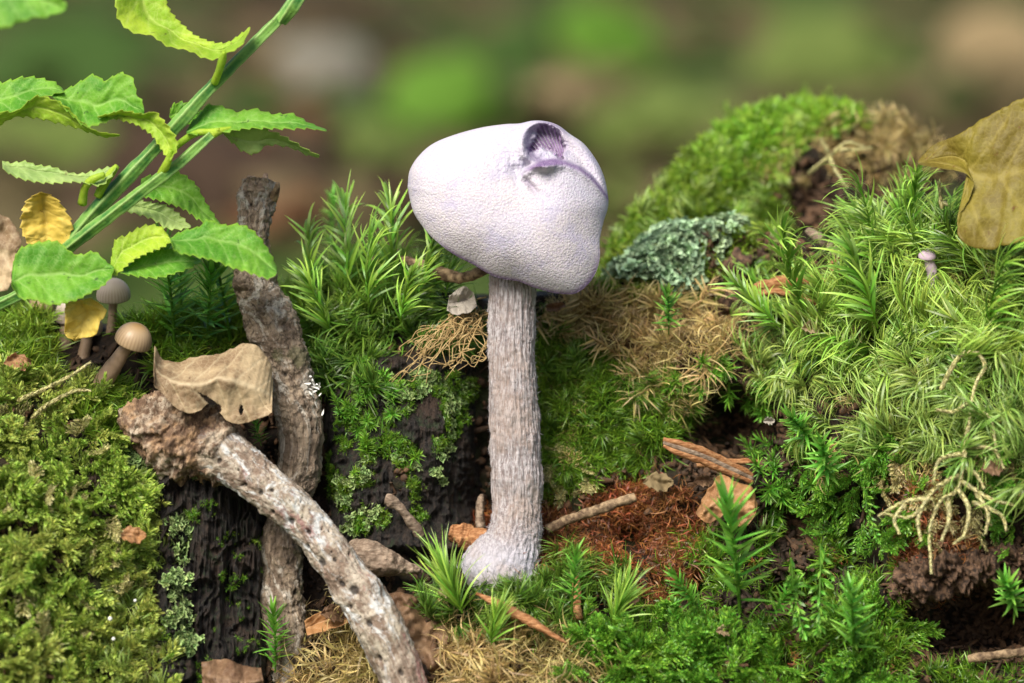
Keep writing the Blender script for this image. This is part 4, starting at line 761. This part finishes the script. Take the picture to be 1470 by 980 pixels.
pits2 = [(.13, .1, .06), (.25, .35, .055), (.31, .15, .07), (.335, -.35, .05), (.38, .55, .05), (.44, .2, .075), (.50, -.1, .06), (.53, .5, .05), (.585, .35, .10), (.60, -.3, .05), (.66, .1, .07), (.69, -.25, .10), (.72, .4, .05), (.79, .0, .07), (.86, .3, .05), (.9, -.4, .05)] + [(random.uniform(.1, .97), random.uniform(-1.3, 1.3), random.uniform(.010, .022)) for _ in range(22)]
branch('bark', [(292,640,-.55,39.1),(318,650,-.7,36.4),(345,668,-.8,31.9),(375,693,-.9,30.0),(410,722,-1.,29.1),(445,757,-1.05,28.2),(475,795,-1.1,28.2),(503,835,-1.15,30.0),(528,872,-1.2,33.7),(550,910,-1.3,31.9),(570,955,-1.35,30.9),(590,1010,-1.4,31.9),(605,1070,-1.4,32.8)], M['bark2'], b2, 520, 150, .035, [(.70, -1.1, .16, .10), (.68, .9, .12, .05), (.05, .5, .2, .05), (.34, 1.3, .1, .04)], pits2, 6.0, lambda s: smooth(.16, .02, s) * .85)
def stump_disp(p, s, a): return .14 * fbm(p * 1.5, 3) + .09 * ridged(p * np.array([3., 3, 5]), 3) * .5 + .07 * fbm(p * 9, 4) + .03 * np.sign(fbm(p * 4 + 3, 2))
V, F = tube_px([(182,622,-.2,16),(205,612,-.3,38),(235,616,-.4,47),(262,632,-.45,52),(290,640,-.5,46),(312,648,-.6,40),(330,656,-.7,34)], 220, 160, stump_disp)
x = len(V); part('broken_end', mesh('broken_end', V, F, {'pit': smooth(.03, -.04, np.abs((V[:, 0] - P(298, 630, -.5)[0]) - (V[:, 2] - P(298, 630, -.5)[2]) * .55 + .05 * fbm(V * 6, 2)) - .012) * (V[:, 1] < P(300, 640, -.4)[1]), 'org': np.full(x, .9), 'su': np.zeros(x)}), M['bark2'], b2, 'orange-brown crumbling broken end')
V, F = tube_px([(535,868,-1.0,28),(556,882,-1.,22),(572,890,-.9,12)], 40, 40, stump_disp); 

# ---------------------------------------------------------------- small toadstools at left
def toadstool(label, cap, stemp, mat, smat, group=None, tilt=0):
    cx, cy, d, r, h = cap; t = thing('mushroom', label, 'mushroom', tuple(P(stemp[-1][0], stemp[-1][1], stemp[-1][2])), group)
    V, F = tube_px(stemp, 60, 24, lambda p, s, a: .006 * fbm(p * 14, 2)); part('stem', mesh('stem', V, F), smat, t)
    n, k = 34, 96; c0 = P(cx, cy, d); V = []; rib = []; top = []
    ax = np.array([math.sin(tilt), -.25, math.cos(tilt)]); ax /= np.linalg.norm(ax); e1 = np.cross(ax, [0, 1, 0]); e1 /= np.linalg.norm(e1); e2 = np.cross(ax, e1)
    for i in range(n):
        q = i / (n - 1)
        if q < .75: ph = q / .75 * 1.75; rad = r * math.sin(min(ph, 1.75)); z = h * math.cos(ph) 
        else: e = (q - .75) / .25; rad = r * math.sin(1.75) * (1 - .75 * e); z = h * math.cos(1.75) + h * .5 * e
        for j in range(k):
            th_ = j / k * 2 * math.pi; rb = .5 + .5 * math.cos(th_ * 32); rr2 = rad * (1 - .012 * rb * min(1, q * 2)); V.append(c0 + e1 * rr2 / 100 * math.cos(th_) + e2 * rr2 / 100 * math.sin(th_) + ax * z / 100); rib.append(rb * smooth(.25, .6, q)); top.append(float(smooth(.35, .0, q)))
    part('cap', mesh('cap', np.array(V), gridF(n, k, True), {'rib': rib, 'top': top}), mat, t); return t
toadstool('small tan bell-capped toadstool leaning right beside the dead leaf', (191,489,-.4,27,27), [(188,487,-.35,7),(170,515,-.2,11),(150,545,-.05,14),(132,575,.1,16)], M['tcap'], M['tstem'], tilt=.35)
toadstool('grey striped toadstool cap partly hidden under the bilberry leaves', (163,424,.9,25,26), [(163,424,.9,6),(160,470,.95,7),(150,540,1.0,8)], M['gcap'], M['tstem'])
toadstool('pale pinkish toadstool with white stem left of the yellow leaf scrap', (60,440,1.5,20,26), [(60,445,1.5,8),(62,490,1.5,9),(66,540,1.5,10)], M['tcap'], M['tstem'])
toadstool('brown toadstool behind the yellow leaf scrap', (97,455,1.3,18,30), [(97,450,1.3,9),(93,500,1.3,10),(90,545,1.3,10)], M['gcap'], M['tstem'])
toadstool('dark brown stemmed toadstool between the leaf scrap and the tan bell cap', (128,470,1.0,20,22), [(128,470,1.,8),(120,510,1.,9),(108,550,1.,10)], M['gcap'], M['tstem'], tilt=.3)
toadstool('tiny lilac-brown mushroom hidden in the moss below the oak leaf', (1331,368,-.15,13,9), [(1333,372,-.15,7),(1340,395,-.05,9),(1348,422,.1,13)], M['lilac'], M['lilac'])

# ---------------------------------------------------------------- twigs, slivers, roots
def stick(name, label, pts, mat, n=80, ns=20, amp=.02, cat='twig', flat=1.0):
    V, F = tube_px(pts, n, ns, lambda p, s, a: amp * (fbm(p * 5, 3) + .6 * ridged(p * 9, 2) * .6), flat=flat); o = put(name, mesh(name, V, F), mat); return tag(o, label, cat)
stick('twig', 'thin curved dry twig reaching under the cap from the fork moss', [(530,372,1.2,4),(570,372,1.1,5),(605,380,.9,7),(635,393,.7,9),(660,398,.5,8),(685,392,.2,7),(700,388,.1,4)], M['twig'], cat='twig')
stick('twig', 'short pale twig with knobbed end poking from the stump wood', [(553,716,-.2,6),(560,718,-.2,8),(575,730,-.15,6),(590,748,-.05,7),(602,768,.1,8)], M['chip'])
stick('twig', 'slender brown stick lying in the rusty moss right of the stem', [(785,760,.3,6),(820,745,.25,7),(860,730,.25,7),(912,713,.3,6)], M['twig'])
stick('twig', 'thin brown twig sticking out at the bottom right corner', [(1390,945,-.8,5),(1430,940,-.9,6),(1500,932,-1.,6)], M['twig'])
stick('twig', 'short pale stick poking from the crumbly soil pocket', [(1160,330,1.3,5),(1180,345,1.1,8),(1200,362,1.,7),(1215,375,1.,4)], M['chip'])
stick('twig', 'brown twig lying between the blond moss and the curly moss', [(1085,412,1.3,6),(1120,405,1.1,8),(1160,402,1.,7),(1190,404,.9,3)], M['needle'])
stick('twig', 'upright reddish stick under the green shoots at the bottom', [(828,826,-.3,5),(828,850,-.5,6),(829,890,-.7,6)], M['needle'])
stick('wood_sliver', 'pointed rusty wood sliver lying below the mushroom foot', [(684,852,-1.0,3),(705,862,-1.1,9),(735,878,-1.2,12),(765,894,-1.3,10),(795,912,-1.4,5),(813,923,-1.4,1)], M['needle'], cat='wood sliver', amp=.03, flat=.6)
sv = thing('wood_sliver', 'striped brown wood sliver jutting left out of the dark hollow', 'wood sliver', tuple(P(1085, 690, .4)))
for off, mt in ((0, 'needle'), (7, 'chip'), (14, 'needle')):
    V, F = tube_px([(952,630 + off * .7,-.2,3),(975,636 + off,-.2,5),(1010,648 + off,-.1,5.5),(1045,664 + off,.05,5),(1080,682 + off * .7,.2,4)], 60, 12, lambda p, s, a: .015 * fbm(p * 8, 2)); part('strip', mesh('strip', V, F), M[mt], sv)
stick('wood_sliver', 'orange bark strip behind the striped sliver', [(1000,668,.3,6),(1040,664,.3,10),(1075,662,.35,8),(1090,662,.4,3)], M['needle'], cat='wood sliver', flat=.5)
stick('bark_piece', 'small upright brown bark piece behind the mushroom stem', [(690,762,.6,12),(689,735,.7,13),(692,712,.8,6)], M['chip'], cat='bark piece', amp=.05, flat=.5)
stick('bark_piece', 'ragged orange bark chunk at the left foot of the mushroom', [(645,762,.1,6),(668,768,.1,14),(690,780,.1,16),(705,800,.2,10)], M['needle'], cat='bark piece', amp=.09)
stick('bark_piece', 'pale brown wedge of wood between the pale branch and the mushroom foot', [(505,782,-.2,12),(525,796,-.3,30),(550,806,-.35,28),(580,815,-.3,14),(606,818,-.2,5)], M['chip'], 120, 60, .05, 'bark piece', .7)
stick('bark_piece', 'crumbling brown wood lump at the lower right above the dark hollow', [(1290,850,-.6,16),(1320,830,-.75,30),(1365,815,-.8,34),(1410,812,-.8,30),(1490,800,-.8,26)], M['lump'], 200, 100, .26, 'bark piece', .7)
stick('bark_piece', 'brown bark flap under the hillock at the soil pocket', [(1075,430,1.2,8),(1110,418,1.1,12),(1150,425,1.,10),(1180,440,.9,4)], M['needle'], cat='bark piece', amp=.05, flat=.4)
rt = thing('rootlet', 'tangle of fine tan rootlets reaching left from behind the mushroom stem', 'root', tuple(P(700, 450, .6)))
random.seed(5)
for k in range(26):
    x0, y0 = random.uniform(675, 705), random.uniform(430, 475); x1, y1 = random.uniform(585, 660), random.uniform(485, 535)
    if k > 20: x1, y1 = random.uniform(680, 705), random.uniform(490, 530)
    pts = [(x0 * (1 - t) + x1 * t + random.gauss(0, 5), y0 * (1 - t) + y1 * t + random.gauss(0, 6) - 8 * math.sin(3.14 * t), .75 - .7 * t + random.gauss(0, .05), 1.25 - .7 * t) for t in np.linspace(0, 1, 7)]
    V, F = tube_px(pts, 30, 5); part('root', mesh('root', V, F), M['root'], rt)
    for _ in range(4):
        p = pts[random.randint(2, 6)]; V, F = tube_px([p, (p[0] + random.gauss(-10, 8), p[1] + random.gauss(6, 8), p[2], .6), (p[0] + random.gauss(-16, 10), p[1] + random.gauss(12, 10), p[2] - .05, .35)], 8, 4); part('root', mesh('root', V, F), M['root'], rt)

# ---------------------------------------------------------------- single moss shoots
def shoot(kind_mesh, label, cat, px, py, d, up=(0, 0, 1), sc=1., spin=0., name='moss_shoot', group=None):
    q = Vector(up).normalized().to_track_quat('Z', 'Y') @ Quaternion((0, 0, 1), spin); o = put(name, kind_mesh); o.location = P(px, py, d); o.rotation_mode = 'QUATERNION'; o.rotation_quaternion = q; o.scale = (sc,) * 3; tag(o, label, cat, group); return o
random.seed(11)
M['starb'] = mossmat('haircap_moss_bright', (.075, .27, .02), (.14, .30, .02), (.34, .64, .11)); big = [mk_star(M['starb'], 1.25, 50, .55, .075, .1) for _ in range(3)]
HG = 'haircap moss shoots'
for i, (x, y, d, s_, lab) in enumerate([
    (250,500,.6,1.25,'haircap moss shoot behind the dead leaf, just right of the tan bell cap'),
    (296,505,.7,1.05,'haircap moss shoot midway between the tan bell cap and the grey branch'),
    (330,490,.9,1.2,'haircap moss shoot touching the left side of the grey branch'),
    (262,470,1.2,.9,'darker haircap moss shoot under the middle bilberry leaves'),
    (375,640,-.3,.35,'tiny green moss star where the two branches meet'),
    (395,965,-.4,.75,'green moss shoot in front of the grey branch at the bottom edge'),
    (478,350,3.6,.6,'blurred haircap star behind the fork moss left of the cap'),
    (735,300,4.5,.7,'') ]):
    if lab: shoot(big[i % 3], lab, 'moss shoot', x, y, d, (random.gauss(0, .1), -.15, 1), s_, i * 1.7, 'haircap_moss', HG)
for i, (x, y, d, s_, up, lab) in enumerate([
    (1062,880,-1.5,1.35,(-.05,-.2,1),'large bright haircap moss shoot standing in front of the orange leaf'),
    (1010,880,-1.2,.6,(-.6,-.2,.7),'small haircap shoot leaning left from the large bright one'),
    (1105,890,-1.2,.6,(.4,-.3,.8),'small haircap shoot leaning right below the large bright one'),
    (1225,940,-1.6,.9,(0,-.4,1),'haircap shoot at the bottom edge right of the hanging sprays'),
    (1190,690,-.3,.75,(-.2,-.8,.7),'dark green moss star above the hanging sprays'),
    (1170,640,.1,.7,(-.5,-.7,.8),'moss star with long needles left of the curly moss'),
    (1460,880,-1.0,.75,(-.2,-.7,.6),'fine green moss star at the right edge over the dark hollow'),
    (820,880,-1.1,.7,(.1,-.2,1),'green moss shoot right of the reddish stick near the bottom'),
    (960,480,.9,.6,(0,-.4,1),'dark upright moss sprig standing in the blond moss')]):
    shoot(big[i % 3], lab, 'moss shoot', x, y, d, up, s_, i * 2.1, 'haircap_moss', HG)
tuft = [mk_falc(M['falcate'], .7, 90, 1.0, .042, .35, 58, arcs=(.3, 1.1), sec=0) for _ in range(2)]; fk = [mk_falc(M['falcate'], 1.2, 60, .8, .046, .9, 50, arcs=(.6, 2.0), sec=.3) for _ in range(3)]
for i, (x, y, d, s_, up, sp, lab, ms) in enumerate([
    (664,880,-1.0,.85,(-.45,-.1,1),2.8,'bright grassy moss tuft left of the mushroom foot',tuft),
    (705,925,-1.3,.6,(.1,-.3,.9),.5,'lower grassy moss tuft beneath the rusty sliver',tuft),
    (880,900,-1.1,.7,(.2,-.2,.9),.2,'arching green moss tuft right of the rusty sliver tip',tuft),
    (450,430,.9,.85,(-.1,0,1),2.9,'left fork moss tuft on the stump top beside the grey branch',fk),
    (500,412,.9,1.0,(-.05,0,1),3.1,'tall fork moss tuft on the stump top',fk),
    (560,410,.9,1.0,(.05,0,1),.2,'rightmost tall fork moss tuft left of the cap',fk),
    (600,430,.8,.75,(.2,-.2,1),.1,'short fork moss tuft below the thin curved twig',fk),
    (530,440,.7,.9,(-.1,-.3,1),1.2,'front fork moss tuft between the two tall ones on the stump top',fk),
    (475,480,.6,.8,(-.2,-.5,.8),2.6,'arching fork moss tuft low beside the grey branch',fk),
    (575,465,.6,.75,(.1,-.5,.8),.6,'arching fork moss tuft above the black stump wood',fk),
    (640,425,.9,.7,(.1,-.1,1),.3,'fork moss tuft under the left rim of the cap',fk),
    (1150,440,.3,1.05,(-.35,-.1,1),.1,'tall swept fork moss strand standing before the soil pocket',fk),
    (1120,470,.3,.8,(-.7,-.1,.7),3.0,'fork moss strand leaning left at the blond moss edge',fk),
    (1255,380,.4,1.0,(0,0,1),.4,'fork moss tuft rising at the top of the right slope',fk),
    (1300,340,.5,.8,(.2,0,1),2.9,'fork moss tuft rising left of the oak leaf tip',fk),
    (1260,470,-.3,1.1,(-.3,-.3,1),3.,'big pale green fork moss tuft in the middle of the right slope',fk),
    (1420,480,-1.,1.1,(-.1,-.4,1),0.,'fork moss tuft below the oak leaf',fk)]):
    shoot(ms[i % len(ms)], lab, 'moss shoot', x, y, d, up, s_, sp, 'fork_moss_tuft', 'fork moss tufts')
# hanging sprays
random.seed(13); spr = [mk_feather(M['starb'], 1.35, 8, .2, .13, .055, 9, 'moss_spray') for _ in range(3)]
for i, (x, y, d, s_, lab) in enumerate([
    (1135,800,-1.35,1.0,'drooping green moss spray, leftmost of the hanging sprays'), (1178,780,-1.3,1.1,'drooping green moss spray in the middle of the hanging sprays'),
    (1215,830,-1.35,.8,'drooping green moss spray, rightmost of the hanging sprays'), (1240,700,-.8,.7,'dull green moss spray hanging under the curly moss')]):
    shoot(spr[i % 3], lab, 'moss shoot', x, y, d, (random.gauss(0, .1), -.15, -1), s_, 1.57, 'moss_spray', 'hanging moss sprays')
# pale cord moss hanging at right
def cordth(label, strands, mat='pale', root_at=None):
    t = thing('cord_moss', label, 'moss strand', tuple(P(*strands[0][0])))
    for st in strands: part('strand', mk_cord(M[mat], [P(*p) for p in st], .022, .022), None, t)
    return t
cordth('pale hooked cord moss arching over the curly moss at right', [[(1350,560,-1.3),(1365,530,-1.3),(1380,510,-1.3),(1402,507,-1.35),(1413,525,-1.4),(1402,548,-1.4),(1395,575,-1.45),(1390,620,-1.5)], [(1395,575,-1.45),(1370,590,-1.5),(1345,588,-1.5)], [(1392,590,-1.45),(1420,600,-1.5),(1430,640,-1.5)]])
cordth('pale yellowish cord moss hanging down with forked tips at lower right', [[(1390,610,-1.4),(1385,650,-1.5),(1375,700,-1.6),(1350,720,-1.7),(1335,760,-1.75),(1337,822,-1.8)], [(1380,680,-1.55),(1345,700,-1.7),(1310,740,-1.7),(1270,738,-1.6)], [(1375,700,-1.6),(1390,730,-1.7),(1385,765,-1.75),(1370,780,-1.8)], [(1380,690,-1.6),(1420,715,-1.7),(1455,725,-1.65)], [(1340,715,-1.7),(1300,720,-1.65),(1262,740,-1.6)], [(1385,650,-1.5),(1350,660,-1.6),(1340,690,-1.6)], [(1385,640,-1.5),(1425,645,-1.55),(1440,670,-1.55)], [(1360,712,-1.65),(1362,745,-1.7),(1352,775,-1.75)], [(1400,705,-1.65),(1418,735,-1.7),(1415,765,-1.75)], [(1330,715,-1.7),(1318,745,-1.7),(1322,775,-1.75)], [(1300,722,-1.65),(1285,745,-1.65),(1290,765,-1.65)], [(1378,668,-1.5),(1400,680,-1.6),(1412,700,-1.6)], [(1395,720,-1.65),(1435,738,-1.65),(1445,760,-1.7)]])
cordth('pale forked cord moss lying on the left cushion below the toadstools', [[(25,575,-.6),(60,560,-.8),(100,540,-.9),(130,520,-.8)], [(45,600,-.9),(70,580,-1.),(105,562,-1.),(128,560,-1.)]], 'featherc' if False else 'pale')
cordth('grey-green cord moss twigs on the shaded front of the hillock', [[(1160,250,3.6),(1190,225,3.4),(1215,205,3.4),(1240,210,3.3)], [(1190,225,3.4),(1200,245,3.3),(1215,268,3.3)], [(1200,215,3.4),(1225,215,3.3),(1250,212,3.2)], [(1190,222,3.4),(1180,200,3.4)]])
cordth('thin white-green lichen antler standing in the moss below the oak leaf', [[(1352,300,-.2),(1350,280,-.2),(1348,262,-.2)], [(1350,290,-.2),(1358,292,-.2)]])
# bits
def blob(name, label, cat, px, py, d, r, mat, amp=.25, sq=(1, 1, 1), f=3):
    n, k = 14, 20; V = []
    for i in range(n):
        for j in range(k):
            ph = math.pi * i / (n - 1); th_ = 2 * math.pi * j / k; V.append((math.sin(ph) * math.cos(th_) * sq[0], math.sin(ph) * math.sin(th_) * sq[1], math.cos(ph) * sq[2]))
    V = np.array(V); V *= (1 + amp * fbm(V * f * .5 + px, 3))[:, None]; o = put(name, mesh(name, V * r, gridF(n, k, True)), mat, None, tuple(P(px, py, d))); return tag(o, label, cat)
blob('soil_clod', 'dark crumbly soil clod in the pocket right of the lichen', 'soil clod', 1062, 380, 2.1, .2, M['lump'], .6)
blob('soil_clod', 'black soil clod under the blond moss edge', 'soil clod', 1052, 432, 1.8, .16, M['lump'], .6)
blob('white_fungus', 'tiny white fungus disc on the left cushion rim, upper one', 'fungus', 158, 888, -1.9, .03, M['white'], .1)
blob('white_fungus', 'tiny white fungus disc on the left cushion rim, lower one', 'fungus', 163, 917, -1.9, .025, M['white'], .1)
blob('white_fungus', 'tiny white speck of fungus on the dark wood edge', 'fungus', 194, 862, -1.5, .022, M['white'], .1)
random.seed(9); s = Sh()
for k in range(26): s.blade(P(452 + random.gauss(0, 6), 560 + random.gauss(0, 14), -.2), rv(), rv(), random.uniform(.06, .16), .035, rv() * .5, 3, 1)
o = put('white_fungus', s.me('white_fungus', M['white'])); tag(o, 'small ragged white fungus on the right side of the grey branch', 'fungus')
leaf('leaf_scrap', Z([(645,425),(655,415),(670,412),(680,420)], .5), Z([(640,445),(655,452),(672,450),(684,440)], .4), M['fl3'], None, 'grey withered leaf scrap under the dry twig left of the stem', nveins=4, wav=.15, nv=40, nu=60)
leaf('leaf', Z([(783,440),(795,434),(810,436)], .9), Z([(784,447),(798,447),(812,441)], .8), M['orangeleaf'], None, 'small orange leaf bit beside the stem under the cap', wav=.05)

# ---------------------------------------------------------------- the blurred forest floor behind
def gp(px, py, z=GZ):
    r = P(px, py, 0) - CAM; t = (z - CAM[2]) / r[2]; return CAM + r * t
def hummock(label, px, py, wpx, hpx, mat, name='moss_hummock', cat='moss hummock', f=1.5, amp=.4, dz=0):
    c = gp(px, py + hpx * .5); sc = np.linalg.norm(c - CAM) / DIST / 100; rx = wpx * .5 * sc; rz = hpx * sc; n, k = 26, 40; V = []
    for i in range(n):
        for j in range(k):
            ph = math.pi * i / (n - 1); th_ = 2 * math.pi * j / k; V.append((math.sin(ph) * math.cos(th_), math.sin(ph) * math.sin(th_), math.cos(ph)))
    V = np.array(V); V *= (1 + amp * fbm(V * f + px * .01, 4))[:, None]; V = V * np.array([rx, rx * .9, rz * .9]); o = put(name, mesh(name, V, gridF(n, k, True)), mat, None, tuple(c + np.array([0, 0, -.12 * rz]))); return tag(o, label, cat)
hummock('bright green blurred moss hummock behind, above and left of the cap', 640, 130, 190, 110, M['hg1'])
hummock('bright green blurred moss hummock at the top behind the cap', 860, 40, 170, 100, M['hg1'])
hummock('dark green blurred hummock in the background above the sprig leaves', 120, 70, 330, 120, M['hg3'])
hummock('olive blurred hummock behind the bilberry sprig at left', 60, 180, 240, 90, M['hg2'])
hummock('olive green blurred bank behind the cap on its left', 520, 200, 260, 70, M['hg2'])
hummock('olive blurred bank in the background right of the cap', 960, 160, 220, 110, M['hg2'])
hummock('green blurred hummock close behind the right side of the cap', 905, 290, 120, 80, M['hg2'])
hummock('dull green blurred hummock at the top right behind the hillock', 1180, 60, 260, 110, M['hg2'])
hummock('green blurred patch right of the hillock crown', 1300, 130, 130, 50, M['hg1'])
hummock('dark brown blurred mound behind the middle of the sprig', 250, 200, 260, 120, M['fl4'], 'litter_mound', 'litter mound', 1., .3)
hummock('rust brown blurred mound in front of the grey stone', 420, 190, 170, 80, M['fl2'], 'litter_mound', 'litter mound', 1., .3)
hummock('dark brown blurred mound low behind the sprig stem', 150, 290, 220, 90, M['fl4'], 'litter_mound', 'litter mound', 1., .3)
hummock('wide dark brown blurred mound behind the broken branch top', 330, 240, 380, 130, M['fl4'], 'litter_mound', 'litter mound', 1., .3)
hummock('dark olive blurred mound behind the top of the cap', 720, 50, 170, 90, M['hg3'])
hummock('pale grey blurred stone at the top between sprig and cap', 470, 80, 190, 80, M['stone'], 'stone', 'stone', 1., .2)
hummock('tan blurred mound behind the cap top', 800, 130, 120, 70, M['fl1'], 'litter_mound', 'litter mound', 1., .2)
hummock('brown blurred mound in the top right corner', 1440, 40, 180, 110, M['fl1'], 'litter_mound', 'litter mound', 1., .2)
hummock('reddish brown blurred litter mound right of the broken branch top', 430, 300, 220, 70, M['fl2'], 'litter_mound', 'litter mound', 1., .2)
# fallen leaves over the far floor, a mass nobody could count
random.seed(31); V = []; F = []
for k in range(330):
    px = random.uniform(-300, 1770); py = random.uniform(-40, 400); c = gp(px, py); L_ = random.uniform(2.2, 4.5); a = random.uniform(0, 6.28); nz = Vector(rv()) * .5 + Vector((0, -.2, 1)); q = nz.to_track_quat('Z', 'Y') @ Quaternion((0, 0, 1), a)
    b = len(V)
    for i in range(6):
        t = i / 5; w_ = L_ * .3 * math.sin(math.pi * min(.97, t * .94 + .03)) ** .7
        for v in (-1, 0, 1): p = q @ Vector(((t - .5) * L_, v * w_, .25 * L_ * (abs(v) * .5 + (t - .5) ** 2 * 1.5))); V.append((c[0] + p.x, c[1] + p.y, c[2] + .8 + p.z + random.random() * .02))
    for i in range(5):
        for j in range(2): F.append((b + i * 3 + j, b + i * 3 + j + 1, b + i * 3 + j + 4, b + i * 3 + j + 3))
m = Mat('far_leaf_litter'); a = m.noise(.28, 3, .6); c = m.mix(m.ramp(a, .35, .5), (.03, .018, .009), (.07, .055, .022)); c = m.mix(m.ramp(a, .58, .68), c, (.14, .10, .055)); M['litter'] = m.fin(c, .7, .2)
o = put('leaf_litter', mesh('leaf_litter', V, np.array(F)), M['litter']); tag(o, 'blurred carpet of fallen brown leaves on the forest floor behind', 'leaf litter', None, 'stuff')

for i, (x, y, d, r, mt, lab) in enumerate([
    (190,768,-1.3,20,'orangeleaf','rotten orange leaf scrap on the rim of the left moss cushion'), (1206,382,.7,18,'orangeleaf','flesh coloured leaf scrap at the left edge of the right slope'),
    (1104,604,.3,8,'fl3','tiny pale scrap standing at the edge of the dark hollow'), (945,692,.4,22,'fl1','pale ragged scrap lying on the rusty moss'),
    (1425,672,-1.5,17,'darkleaf','brown leaf scrap behind the yellowish cord moss'), (25,520,-.2,20,'orangeleaf','reddish bark scrap beside the low moss at the left edge'),
    (1010,690,.3,14,'darkleaf','dark leaf scrap just left of the orange rotting leaf'), (640,850,-.9,12,'deadleaf','tan scrap under the grassy tuft by the mushroom foot'),
    (1165,470,.5,14,'deadleaf','beige leaf scrap tucked into the moss below the soil pocket'), (905,860,-.7,13,'darkleaf','brown scrap in the green moss below the rust moss'), (1040,905,-1.2,12,'deadleaf','pale scrap in the feathery moss at the bottom'), (480,880,-.4,20,'darkleaf','dark brown scrap wedged between the two branches')]):
    a_ = [(x - r, y, d), (x - r * .4, y - r * .6, d - .05), (x + r * .5, y - r * .5, d), (x + r, y - 2, d + .05)]; b_ = [(x - r, y + 2, d - .1), (x - r * .2, y + r * .5, d - .2), (x + r * .4, y + r * .6, d - .15), (x + r, y + 2, d)]
    leaf('leaf_scrap', a_, b_, M[mt], None, lab, 'leaf scrap', nu=24, nv=14, wav=.14, wf=5, serr=4)
